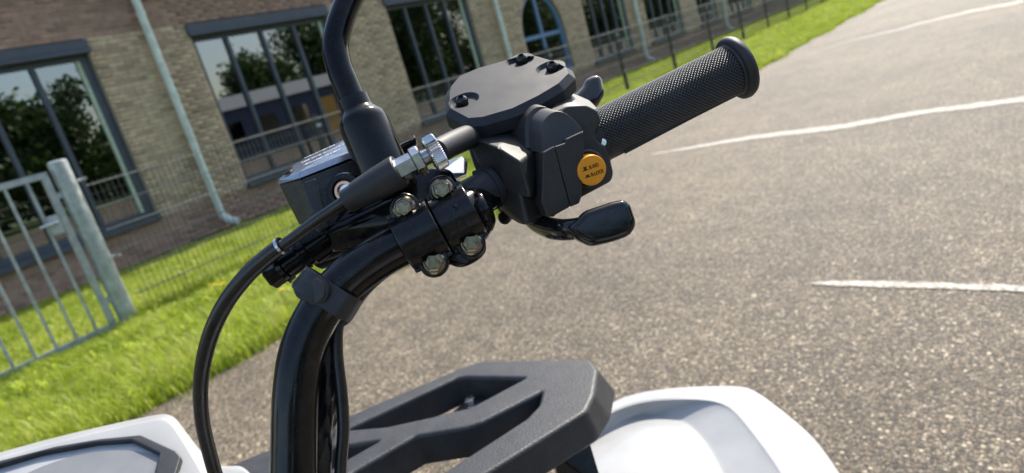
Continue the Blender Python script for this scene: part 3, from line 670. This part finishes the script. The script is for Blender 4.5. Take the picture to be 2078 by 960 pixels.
# top cover with three screws
plC = Pl(1025, 180, .418, (-.18, .74, .645), (.966, .26, 0))
co = [(900, 192), (901, 224), (943, 247), (980, 244), (1045, 225), (1100, 198), (1143, 172), (1167, 148), (1161, 133), (1138, 121), (1094, 108), (1070, 108), (1046, 111), (966, 134), (924, 152), (904, 176)]
def slot(x0, y0, x1, y1, r_):
    a = Vector(plC.uv(x0, y0)); b = Vector(plC.uv(x1, y1)); d = (b-a).normalized(); t0 = math.atan2(d.y, d.x)
    return [tuple(a+Vector((math.cos(t0+q), math.sin(t0+q)))*r_) for q in np.linspace(math.pi/2, 1.5*math.pi, 9)]+[tuple(b+Vector((math.cos(t0+q), math.sin(t0+q)))*r_) for q in np.linspace(-math.pi/2, math.pi/2, 9)]
scr = [((937, 205), (946, 201)), ((1059, 120), (1051, 124)), ((1121, 135), (1113, 139))]
co2 = fillet([plC.uv(*p) for p in co], .0016); holes = [slot(*a, *b, .0045) for a, b in scr]
cme = plate_mesh(co2, holes, .0160, .0040, 0); cme.transform(plC.mat()); cover = link('reservoir_cover', cme, 'plastic', atv, 30)
inner = fillet([tuple(Vector(plC.uv(*p))*.9) for p in co], .004); pm = plate_mesh(inner, [], .0165, .001, 1); pm.transform(plC.mat(-.0022)); link('cover_base', pm, 'plastic', cover, 30)
for a, b in scr:
    u = Vector(plC.uv(*a)); p0 = plC.o+plC.ex*u.x+plC.ey*u.y-plC.n*.0022
    lathe('screw', p0, p0+plC.n*.0052, [(0, .0042), (.4, .0042), (.7, .0038), (.92, .0027), (1, .0019), (.75, .0017), (.65, .0002)], 'gloss', cover, 28, 0, 50)
# under the cover: reservoir body so that nothing floats
hull('reservoir_body', [plC.o+plC.ex*a+plC.ey*b+plC.n*c for a in (-.026, .03) for b in (-.014, .016) for c in (-.008, -.04)], .002, 'plastic', cover)
# brake lever behind
plK = Pl(1195, 178, .470, (.10, .42, .90), (.9, .43, 0))
plate('brake_lever', plK, [(1060, 262), (1150, 199), (1168, 186), (1183, 170), (1188, 157), (1200, 149), (1214, 147), (1224, 154), (1230, 184), (1218, 202), (1196, 212), (1150, 226), (1070, 285)], .013, .0048, 'gloss', atv, r=.003, res=5, smooth=70)
hull('lever_perch', [V(*p) for p in ((892, 352, .405), (905, 374, .402), (946, 352, .410), (950, 330, .43), (941, 315, .44), (896, 330, .44), (905, 378, .415), (948, 358, .425))], .0012, 'perch', atv)
# thumb throttle
plT = Pl(1230, 450, .362, (.06, .10, .98))
tp = [(1150, 462), (1170, 446), (1186, 427), (1206, 420), (1246, 407), (1268, 403), (1281, 411), (1293, 446), (1292, 459), (1281, 477), (1244, 491), (1203, 499), (1172, 484)]
thr = plate('thumb_throttle', plT, tp, .0125, .0042, 'gloss', atv, r=.0028, res=5, smooth=70)
tube('lever_arm', [V(1066, 434, .418), V(1092, 453, .402), V(1122, 464, .386), V(1152, 466, .373), V(1182, 461, .368)], [.0048, .0060, .0064, .0060, .0056], 'gloss', thr, 20, 8, 1.1)
# bar clamps with bolts
bmB = bmesh.new(); lathe_bm(bmB, Vector((0, 0, 0)), Vector((0, 0, .0018)), [(0, .0065), (.5, .0065), (1, .0056)], 32); lathe_bm(bmB, Vector((0, 0, .001)), Vector((0, 0, .0062)), [(0, .0050), (.86, .0050), (1, .0043)], 6); lathe_bm(bmB, Vector((0, 0, .006)), Vector((0, 0, .0065)), [(0, .0034), (.5, .0034), (1, .0030)], 24)
bmesh.ops.recalc_face_normals(bmB, faces=bmB.faces); boltme = bpy.data.meshes.new('bolt'); bmB.to_mesh(boltme); bmB.free(); boltme.materials.append(MT['bolt'])
boltme.polygons.foreach_set('use_smooth', [True]*len(boltme.polygons)); boltme.set_sharp_from_angle(angle=math.radians(25))
def clamp(name, bt_, bb_, wd, parent, lug):
    c0 = (V(*bt_)+V(*bb_))/2; vv = (V(*bt_)-V(*bb_)); half = vv.length/2; vv.normalize()
    a = (V(927, 437, .3715)-V(850, 478, .370)).normalized(); vv = (vv-a*vv.dot(a)).normalized(); nn = a.cross(vv)
    if nn.dot(D(0, 0, 1)) < 0: nn = -nn
    c = c0-nn*.006
    R_ = .0162; k = math.sqrt(R_**2-.004**2)
    prof = [(-k-.002, -.006), (-k-.002, .004), (-k, .004)]+[(R_*math.sin(t), R_*math.cos(t)) for t in np.linspace(-math.acos(.004/R_)+.06, math.acos(.004/R_)-.06, 17)]+[(k, .004), (k+.002, .004), (k+.002, -.006)]
    pl = Axis(c+a*(wd/2), a, vv)
    sgn = 1 if pl.ey.dot(nn) > 0 else -1
    me = plate_mesh([(p, q*sgn) for p, q in prof], [], wd, .0012, 2); me.transform(pl.mat())
    bm = bmesh.new(); bm.from_mesh(me)
    for s in (-1, 1):
        # lug: stadium reaching from the bar to the bolt
        pl2 = Axis(c+nn*.006, nn, a); sg = 1 if pl2.ey.dot(vv) > 0 else -1; e = half*s
        w2 = lug
        st = [(-w2*1.15, 0), (w2*1.15, 0)]+[(w2*math.cos(q), abs(e)+w2*math.sin(q)) for q in np.linspace(0, math.pi, 14)]
        m2 = plate_mesh([(x, y*s*sg) for x, y in st], [], .016, .0013, 2); m2.transform(pl2.mat()); bm.from_mesh(m2)
    o = bm_obj(name, bm, 'clamp', parent, 40)
    for s in (-1, 1):
        p = c+vv*(half*s)+nn*.0060
        x = nn.orthogonal().normalized(); q = nn.to_track_quat('Z', 'Y').to_matrix() @ Matrix.Rotation(.35+s*.3, 3, 'Z')
        b = bpy.data.objects.new('bolt', boltme); COL.objects.link(b); b.parent = o; b.matrix_local = Matrix.Translation(p-ORG[atv.name]) @ q.to_4x4()
    return o, c, a, vv, nn
cl1 = clamp('master_cylinder_clamp', (825, 420, .361), (876, 535, .361), .0232, atv, .0084)
cl2 = clamp('handlebar_clamp', (903, 383, .368), (950, 497, .368), .0222, atv, .0084)
o2, c2, a2, v2, n2 = cl2
# raised UP arrow on the clamp
def emboss(s, u, v_, size):
    cu = bpy.data.curves.new('t', 'FONT'); cu.body = s; cu.size = size; cu.extrude = .0012; cu.bevel_depth = .00012
    ob = bpy.data.objects.new('t', cu); COL.objects.link(ob); me = bpy.data.meshes.new_from_object(ob.evaluated_get(bpy.context.evaluated_depsgraph_get())); bpy.data.objects.remove(ob); me.materials.clear()
    ex = a2; ey = v2 if a2.cross(v2).dot(n2) > 0 else -v2
    me.transform(Axis(c2, n2, a2).mat() @ Matrix.Translation((u, v_, 0)))
    for w_ in me.vertices:                                       # wrap round the sleeve
        p = w_.co-c2; vv = p.dot(v2); nn = p.dot(n2); w_.co = c2+a2*p.dot(a2)+v2*vv+n2*(math.sqrt(max(1e-9, .0161**2-vv*vv))+nn*.85)
    link('lettering', me, 'clamp', o2)
emboss('UP', -.0058, .0008, .0072); emboss('^', -.0030, -.0115, .0125)
# bar end collar and clamp flank
lathe('bar_collar', V(945, 408, .392), V(1004, 377, .400), [(0, .0112), (.05, .0118), (.80, .0118), (.83, .0128), (1, .0128)], 'plastic', atv, 36)
hull('collar_tab', [V(*p) for p in ((957, 348, .394), (976, 341, .396), (980, 353, .394), (960, 360, .392), (957, 348, .404), (976, 341, .406), (980, 353, .404))], .0008, 'plastic', atv)
tube('clamp_flank', [V(962, 398, .380), V(974, 408, .379), V(977, 428, .377), V(984, 452, .380), V(972, 485, .380), V(972, 510, .379), V(938, 528, .378), V(912, 522, .38)], [.003, .005, .0066, .0062, .004, .0035, .004, .004], 'paint', atv, 16, 8)
hull('clamp_lip', [V(*p) for p in ((893, 506, .374), (914, 527, .374), (946, 535, .373), (979, 493, .374), (988, 452, .378), (975, 425, .378), (893, 506, .386), (914, 527, .386), (946, 535, .386), (979, 493, .388), (988, 452, .392), (975, 425, .392))], .0022, 'clamp', atv)
# throttle cable with adjuster
cab = tube('throttle_cable', [V(735, 388, .360), V(700, 409, .362), V(640, 450, .368), V(600, 480, .373), V(560, 508, .378)], .0035, 'sleeve', atv, 16)
lathe('rubber_boot', V(700, 411, .361), V(812, 346, .3565), [(0, .0042), (.015, .0060), (.05, .0069), (.2, .0072), (.235, .0079), (.6, .0089), (.93, .0093), (.98, .0091), (1, .0084), (1, .003)], 'rubber', cab, 36)
lathe('hex_adjuster', V(806, 349, .357), V(845, 329, .358), [(0, .0066), (1, .0066)], 'zinc', cab, 6, 0, 20)
lathe('lock_nut', V(839, 332, .358), V(858, 322, .3585), [(0, .0070), (.14, .0082), (.86, .0082), (1, .0070)], 'zinc', cab, 6, 0, 20)
lathe('threaded_stud', V(855, 324, .358), V(885, 308, .36), [(i/24, .0046 if i % 2 else .0041) for i in range(25)], 'zinc', cab, 24, 0, 60)
lathe('knurled_nut', V(871, 316, .3595), V(894, 303, .3605), [(0, .0078), (0, .0088), (.12, .0100), (.9, .0100), (1, .0092), (1, .006)], 'zinc', cab, 92, .05, 20)
tube('cable_elbow', [V(886, 309, .36), V(908, 297, .372), V(938, 283, .392), V(968, 272, .416)], [.0070, .0070, .0073, .0075], 'rubber', cab, 28)
slv = tube('cable_sleeve', [V(571, 499, .377), V(545, 519, .379), V(500, 560, .384), V(455, 620, .392), V(424, 690, .402), V(408, 770, .415), V(410, 850, .43), V(428, 930, .445), V(452, 1010, .455), V(480, 1090, .46)], [.0048, .0049, .005, .005, .0049, .0047, .0046, .0046, .0046, .0046], 'sleeve', cab, 20)
lathe('crimp_ring', V(573, 497, .3766), V(569, 500, .377), [(0, .0040), (0, .0052), (1, .0056), (1, .0040), (0, .0040)], 'zinc', cab, 28, 0, 35, False)
# brake master cylinder
mc = hull('master_cylinder', [V(*p) for p in ((565, 374, .402), (609, 364, .386), (740, 316, .402), (735, 290, .445), (598, 342, .44), (606, 455, .40), (652, 482, .384), (775, 432, .395), (760, 420, .44), (640, 455, .44))], .0012, 'cast', atv)
plM = Pl(640, 350, .392, (-.30, .80, .52), (.93, .36, 0))
hull('lid', [V(*p) for p in ((562, 367, .402), (590, 340, .428), (600, 331, .434), (706, 279, .446), (745, 280, .44), (745, 294, .405), (609, 347, .388), (564, 375, .402), (607, 363, .3855), (745, 309, .403), (740, 295, .446), (600, 345, .438))], .0006, 'lid', mc, 25)
hull('casting_rib', [V(*p) for p in ((612, 372, .3855), (640, 362, .386), (668, 460, .383), (650, 470, .383), (612, 372, .395), (640, 362, .395), (668, 460, .392), (650, 470, .392))], .0008, 'cast', mc)
fn = (D(-.12, -.05, .99)).normalized(); c = V(703, 388, .3835)
def ringat(name, c, n_, r0, r1, t, mat, par): return lathe(name, c, c+n_*t, [(0, r0), (0, r1), (.7, r1), (1, r1-.0006), (1, r0), (0, r0)], mat, par, 40, 0, 35, False)
ringat('sight_glass_seat', c, fn, .0075, .0108, .003, 'paint', mc); ringat('sight_glass_ring', c, fn, .0044, .0064, .0036, 'copper', mc)
lathe('sight_glass', c, c+fn*.0015, [(0, .0046), (.9, .0046), (1, .003)], 'zinc', mc, 28); lathe('glass_dot', c+fn*.0016, c+fn*.0019, [(0, .0012), (1, .0012)], 'gloss', mc, 20)
lp = Axis(V(640, 338, .398), ((V(609, 347, .388)-V(590, 340, .428)).cross(V(720, 303, .404)-V(609, 347, .388))), V(720, 303, .404)-V(609, 347, .388))
if lp.n.dot(D(0, 0, 1)) < 0: lp = Axis(lp.o, -lp.n, lp.ex)
ptop = [V(562, 367, .402), V(600, 331, .434), V(706, 279, .446), V(609, 347, .388)]
# lettering sits on the lid's flat top
lt = ((ptop[2]-ptop[1]).cross(ptop[3]-ptop[1])).normalized(); lt = lt if lt.z > 0 else -lt
lpl = Axis(ptop[3], lt, V(745, 294, .405)-ptop[3])
for s, q, e, sz in (('WARNING', (617, 325), (660, 306), .0046), ('USE ONLY DOT3 OR DOT4', (612, 334), (660, 313), .0036), ('BRAKE FLUID', (619, 338), (665, 318), .0040)):
    text('lettering', s, lpl, q, sz, e, 'white_print', mc, off=.0009)
plate('lid_notch', lpl, [(575, 357), (585, 347), (596, 342), (594, 347), (582, 355)], .001, .0001, 'gloss', mc, off=.0012, res=0, smooth=None)
hull('mounting_arm', [V(*p) for p in ((650, 468, .386), (780, 405, .376), (806, 398, .366), (812, 450, .364), (720, 508, .384), (664, 512, .39), (650, 468, .42), (800, 400, .41), (800, 450, .41), (690, 512, .41))], .002, 'paint', mc)
tube('cylinder_barrel', [V(640, 500, .408), V(720, 466, .402), V(812, 424, .39)], [.015, .017, .016], 'paint', mc, 28, 4)
hull('casting_fin', [V(*p) for p in ((668, 473, .378), (760, 432, .372), (782, 428, .37), (782, 433, .37), (720, 452, .373), (668, 477, .378), (668, 475, .39), (782, 430, .385))], 0, 'paint', mc, 30)
bo = lathe('banjo_joint', V(668, 478, .395), V(574, 545, .392), [(0, .0105), (.42, .0105), (.46, .0088), (.55, .0088), (.56, .0096), (.62, .0096), (.63, .0080), (.9, .0080), (1, .0072)], 'paint', atv, 32)
lathe('washer', V(579, 541, .392), V(571, 547, .392), [(0, .0092), (1, .0092)], 'tube', bo, 32)
lathe('banjo_bolt', V(572, 546, .392), V(544, 566, .391), [(0, .0098), (.12, .0098), (.14, .0078), (.9, .0078), (1, .007)], 'tube', bo, 6, 0, 20)
# mirror stem and its boot
ms = tube('mirror_stem', [V(770, -120, .42), V(742, -60, .412), V(716, -15, .404), V(694, 35, .398), V(681, 88, .394), V(688, 135, .392), V(704, 175, .391), V(722, 218, .390), V(740, 265, .390)], .0079, 'paint', atv, 28)
lathe('mirror_boot', V(716, 201, .390), V(800, 392, .388), [(0, .0086), (0, .0096), (.10, .0096), (.13, .0102), (.17, .0122), (.21, .0140), (.27, .0147), (.95, .0157), (1, .0145)], 'boot', ms, 40, 0, 50)
tube('switch_bracket', [V(800, 322, .40), V(822, 305, .402), V(836, 296, .403), V(842, 286, .404), V(841, 278, .405)], [.008, .008, .007, .004, .002], 'gloss', atv, 12, 6, .35)
hull('switch_body', [V(*p) for p in ((800, 300, .41), (838, 285, .41), (850, 330, .40), (820, 350, .40), (800, 300, .43), (838, 285, .43), (850, 330, .43))], .002, 'gloss', atv)
hull('clamp_back', [V(*p) for p in ((820, 352, .402), (885, 338, .404), (915, 345, .406), (935, 380, .404), (900, 430, .40), (825, 440, .396), (820, 352, .43), (915, 345, .43), (930, 390, .43), (825, 430, .43))], .003, 'clamp', atv)
# rubber strap holding the loom
tdir = (V(690, 598, .3585)-V(640, 672, .355)).normalized()
plS = Axis(V(656, 583, .357)+tdir*.005, tdir, D(.8, .6, 0))
st = fillet([(.0142*math.cos(q), .0142*math.sin(q)) for q in np.linspace(.9, 2*math.pi-.9, 22)]+[(.0215, -.0075), (.0235, 0), (.0215, .0075)], .002, 2)
strap = plate('rubber_strap', plS, st, .0135, .0006, 'rubber', atv, uv=True)
bn = D(-.35, .05, .93).normalized(); bc = V(643, 590, .3445)
lathe('strap_button', bc-bn*.004, bc+bn*.0022, [(0, .0078), (.75, .0078), (.82, .0074), (.86, .0066), (1, .0062)], 'rubber', strap, 36)
hull('strap_tail', [V(*p) for p in ((592, 575, .348), (622, 541, .349), (665, 575, .343), (640, 618, .343), (600, 605, .346), (592, 575, .353), (622, 541, .353), (665, 575, .35), (640, 618, .35))], .001, 'rubber', strap)
plate('strap_slot', Pl(612, 577, .3452, (-.3, .05, .95), (.7, -.7, 0)), [(608, 571), (620, 576), (616, 583), (605, 578)], .0006, .0001, 'gloss', strap, off=.0006, res=0, smooth=None)
# wiring loom
lm = tube('wiring_loom', [V(708, 596, .369), V(676, 650, .366), V(668, 700, .364), V(668, 770, .364), V(660, 840, .363), V(654, 900, .362), V(650, 1000, .36)], [.006, .0058, .006, .0066, .0062, .006, .006], 'sleeve', atv, 24, 10, 1.0, lambda i, k: .10*math.sin(k*1.3+i*.21)+.06*math.sin(k*2.1-i*.5))
tube('cable', [V(860, 508, .385), V(790, 546, .377), V(740, 590, .37), V(706, 640, .365), V(686, 662, .362), V(684, 720, .36), V(693, 800, .358), V(697, 870, .357), V(692, 940, .356), V(688, 1040, .355)], .0034, 'sleeve', lm, 16)
# front rack
ZR = .87; plR = Horiz(ZR)
ro = [(300, 1012), (440, 954), (553, 908), (704, 844), (929, 748), (975, 732), (1070, 729), (1198, 728), (1214, 748), (1206, 800), (1190, 834), (975, 968), (700, 1140), (250, 1180)]
h1 = [(704, 871), (926, 767), (944, 764), (1066, 766), (955, 825), (873, 845), (786, 864)]
h2 = [(843, 884), (942, 868), (975, 857), (1099, 794), (1092, 822), (1066, 849), (899, 957), (770, 1050), (640, 1015), (717, 957)]
h3 = [(560, 952), (652, 912), (770, 893), (690, 938), (600, 1000), (480, 1040)]
rack = plate('front_rack', plR, ro, .042, .0055, 'rack', atv, holes=[h1, h2, h3], r=.006, res=3)
_o = root_org(rack)
for v_ in rack.data.vertices:                       # the moulded right end slopes outwards
    p = v_.co+_o; rr = p.x*.497+p.y*.868
    if rr > .2: v_.co += Vector((.497, .868, 0))*(min(1, (rr-.2)/.06)*.016*max(0, ZR-.003-p.z)/.04)
lathe('rack_bolt', PZ(958, 824, ZR-.034), PZ(958, 824, ZR-.034)+Vector((0, 0, .012)), [(0, .010), (.2, .010), (.22, .0075), (.9, .0075), (1, .006)], 'zinc', rack, 6, 0, 20)
box('bolt_bracket', tuple(sum(([a-.022, a+.022] for a in PZ(958, 824, ZR-.034)[:2]), []))+(ZR-.06, ZR-.0345), 'rack', rack, .002)
hull('rack_strut', [PZ(*p, ZR-.043) for p in ((1112, 908), (1180, 866), (1190, 876), (1122, 920))]+[PZ(*p, .77) for p in ((1140, 1000), (1222, 985), (1226, 995), (1145, 1015))], .001, 'paint', rack)
# white front fender, built as rings from its outer edge to the middle
O_ = [(1170, 868), (1235, 817), (1295, 795), (1386, 784), (1504, 781), (1530, 789), (1571, 818), (1635, 868), (1666, 902), (1710, 965), (1790, 1090)]
I_ = [(1180, 880), (1240, 834), (1309, 814), (1386, 810), (1447, 813), (1474, 824), (1492, 836), (1540, 897), (1560, 925), (1588, 965), (1650, 1090)]
S_ = [(1150, 918), (1215, 885), (1286, 849), (1322, 844), (1363, 848), (1382, 855), (1398, 863), (1422, 886), (1442, 915), (1466, 960), (1520, 1090)]
B_ = [(1170, 945), (1222, 905), (1288, 866), (1318, 858), (1350, 862), (1364, 868), (1377, 876), (1398, 900), (1414, 930), (1432, 970), (1470, 1090)]
C_ = [(1180, 1000), (1220, 960), (1270, 930), (1290, 925), (1305, 928), (1312, 935), (1320, 945), (1330, 960), (1338, 980), (1345, 1010), (1360, 1090)]
ZF = .715
cen = sum((PZ(*p, ZF) for p in O_), Vector())/len(O_)
oz = [PZ(*p, ZF) for p in O_]
sk = []
for p in oz:
    d = (p-cen); d.z = 0; d.normalize(); sk.append(p+d*.012+Vector((0, 0, -.022)))
sk2 = [p+Vector((0, 0, -.05)) for p in sk]
oin = [a.lerp(b, .1)+Vector((0, 0, .003)) for a, b in zip(oz, [PZ(*p, ZF) for p in I_])]
loops = [sk2, sk, oz, oin, [PZ(*p, ZF+.001).lerp(PZ(*q, ZF+.002), .06) for p, q in zip(I_, O_)], [PZ(*p, ZF+.001) for p in I_], [PZ(*p, ZF-.001).lerp(PZ(*q, ZF-.022), .04) for p, q in zip(I_, S_)], [PZ(*q, ZF-.022).lerp(PZ(*p, ZF-.001), .05) for p, q in zip(I_, S_)], [PZ(*p, ZF-.022) for p in S_],
         [PZ(*p, ZF-.015) for p in B_], [PZ(*p, ZF-.004) for p in C_], [PZ(1240+x*3, 1130+x, ZF-.01) for x in range(11)]]
bm = bmesh.new(); rings = [[bm.verts.new(p) for p in l] for l in loops]
for a, b in zip(rings, rings[1:]):
    for i in range(len(a)-1): bm.faces.new((a[i], a[i+1], b[i+1], b[i]))
bmesh.ops.recalc_face_normals(bm, faces=bm.faces); me = bpy.data.meshes.new('front_fender'); bm.to_mesh(me); bm.free(); me.polygons.foreach_set('use_smooth', [True]*len(me.polygons))
fe = link('front_fender', me, 'white', atv); fe.modifiers.new('sub', 'SUBSURF').render_levels = 3; fe.modifiers['sub'].levels = 2
so = fe.modifiers.new('sol', 'SOLIDIFY'); so.thickness = .003; so.offset = -1
# instrument pod
plG = Pl(250, 920, .60, (.02, .80, .60), (.95, .3, 0))
K = [(-120, 965), (0, 928), (150, 887), (308, 852), (330, 849), (344, 856), (358, 872), (386, 917), (412, 962), (440, 1010)]
T_ = [(-120, 952), (0, 915), (150, 875), (312, 840), (335, 837), (352, 841), (364, 853), (400, 902), (438, 945), (480, 990)]
kin = [(-120, 1000), (0, 960), (150, 915), (280, 890), (300, 889), (318, 897), (335, 908), (355, 925), (365, 960), (380, 1010)]
def onG(p, off=0): u = plG.uv(*p); return plG.o+plG.ex*u[0]+plG.ey*u[1]+plG.n*off
def tz(p):
    q = onG(p, 0); return q
Lk = [onG(p) for p in K]
Lt = []
for p, k in zip(T_, K):
    dpt = -(RM.T @ (np.array(onG(k))-CAM))[2]; Lt.append(V(p[0], p[1], dpt+.018))
Lt2 = [p+Vector((0, 0, -.12)) for p in Lt]
Li = [onG(p, .001) for p in kin]; Lii = [onG((120, 1040), -.004)+(q-onG((120, 1040)))*.5 for q in Li]
bm = bmesh.new(); rings = [[bm.verts.new(p) for p in l] for l in (Lt2, Lt, [a.lerp(b, .15) for a, b in zip(Lt, Lk)], [b.lerp(a, .2) for a, b in zip(Lt, Lk)], Lk, [a.lerp(b, .15) for a, b in zip(Lk, Li)], Li, Lii)]
for a, b in zip(rings, rings[1:]):
    for i in range(len(a)-1): bm.faces.new((a[i], a[i+1], b[i+1], b[i]))
bmesh.ops.recalc_face_normals(bm, faces=bm.faces); me = bpy.data.meshes.new('instrument_pod'); bm.to_mesh(me); bm.free(); me.polygons.foreach_set('use_smooth', [True]*len(me.polygons))
pod = link('instrument_pod', me, 'white', atv); pod.modifiers.new('sub', 'SUBSURF').render_levels = 3; pod.modifiers['sub'].levels = 2
bo_ = [(-200, 1020), (0, 945), (120, 914), (208, 899), (290, 891), (362, 924), (372, 935), (352, 1000), (330, 1120), (-200, 1120)]
bi_ = [(-150, 1018), (0, 954), (87, 928), (200, 907), (272, 902), (328, 929), (320, 960), (304, 1090), (-150, 1090)]
bez = plate('gauge_bezel', plG, bo_, .016, .0016, 'bezel', pod, holes=[bi_], r=.002, off=.007)
plate('gauge_screen', plG, [(-170, 1025), (0, 948), (120, 918), (200, 903), (285, 897), (345, 925), (330, 1100), (-170, 1100)], .004, .0004, 'screen', bez, off=.0015, res=0)
dialc = plG.uv(140, 1075)
plate('dial_face', plG, [(dialc[0]+.092*math.cos(q), dialc[1]+.074*math.sin(q)) for q in np.linspace(0, 2*math.pi, 60)[:-1]],   .001, .0002, 'dial', bez, uv=True, off=.0022, res=0, smooth=None)
hull('cowl_shoulder', [V(*p) for p in ((425, 946, .62), (488, 945, .62), (504, 955, .612), (560, 1030, .58), (425, 1030, .58), (488, 947, .66), (425, 950, .66), (560, 1060, .64))], .006, 'white', pod, seg=4)

# ------------------------------------------------------------------ rest of the machine, below and behind the frame
RH = Vector((.497, .868, 0)); FH = Vector((-.868, .497, 0)); R0 = -.13
def A(r, f, z): return RH*(R0+r)+FH*f+Vector((0, 0, z))
def sym(pts): return [A(k*r, f, z) for r, f, z in pts for k in (-1, 1)]
hull('seat', sym([(.12, .12, .80), (.15, -.05, .79), (.16, -.45, .82), (.12, -.62, .84), (.16, .14, .68), (.2, -.1, .66), (.2, -.5, .68), (.15, -.64, .72)]), .02, 'rubber', atv)
hull('tank_cover', sym([(.11, .15, .83), (.13, .36, .84), (.16, .16, .62), (.17, .42, .62), (.1, .45, .78)]), .02, 'white', atv)
hull('engine_body', sym([(.15, .85, .74), (.15, .4, .6), (.16, -.5, .6), (.15, .9, .35), (.15, -.5, .35), (.12, .95, .5)]), .02, 'rack', atv)
hull('rear_fender', sym([(.22, -.2, .66), (.5, -.25, .66), (.5, -.75, .68), (.22, -.78, .7), (.22, -.2, .63), (.52, -.22, .6), (.52, -.8, .6)]), .015, 'white', atv)
stem = tube('steering_stem', [A(0, .34, 1.02), A(0, .40, .8), A(0, .48, .5)], .017, 'tube', atv, 20, 4)
mir = [RH*(2*R0-p.dot(RH))+FH*p.dot(FH)+Vector((0, 0, p.z)) for p in [V(*q) for q in HB[:12]]]
tube('handlebar_tube', [A(.07, .338, 1.025), A(0, .34, 1.015)]+mir+[A(-.39, .33, 1.2)], .0115, 'tube', atv, 20, 6)
tube('handlebar_tube', [A(0, .34, 1.015), A(.05, .338, 1.018), V(594, 1060, .343)], .0118, 'tube', atv, 24, 6)
for r, f in ((.40, .70), (-.40, .70), (.40, -.50), (-.40, -.50)):
    ty = lathe('tyre', A(r-.1, f, .27), A(r+.1, f, .27), [(0, .15), (0, .2), (.12, .25), (.3, .27), (.7, .27), (.88, .25), (1, .2), (1, .15)], 'rubber', atv, 40, .012, 20)
    lathe('rim', A(r-.085, f, .27), A(r+.085, f, .27), [(0, .15), (.2, .13), (.4, .04), (.6, .04), (.8, .13), (1, .15)], 'rack', ty, 28)
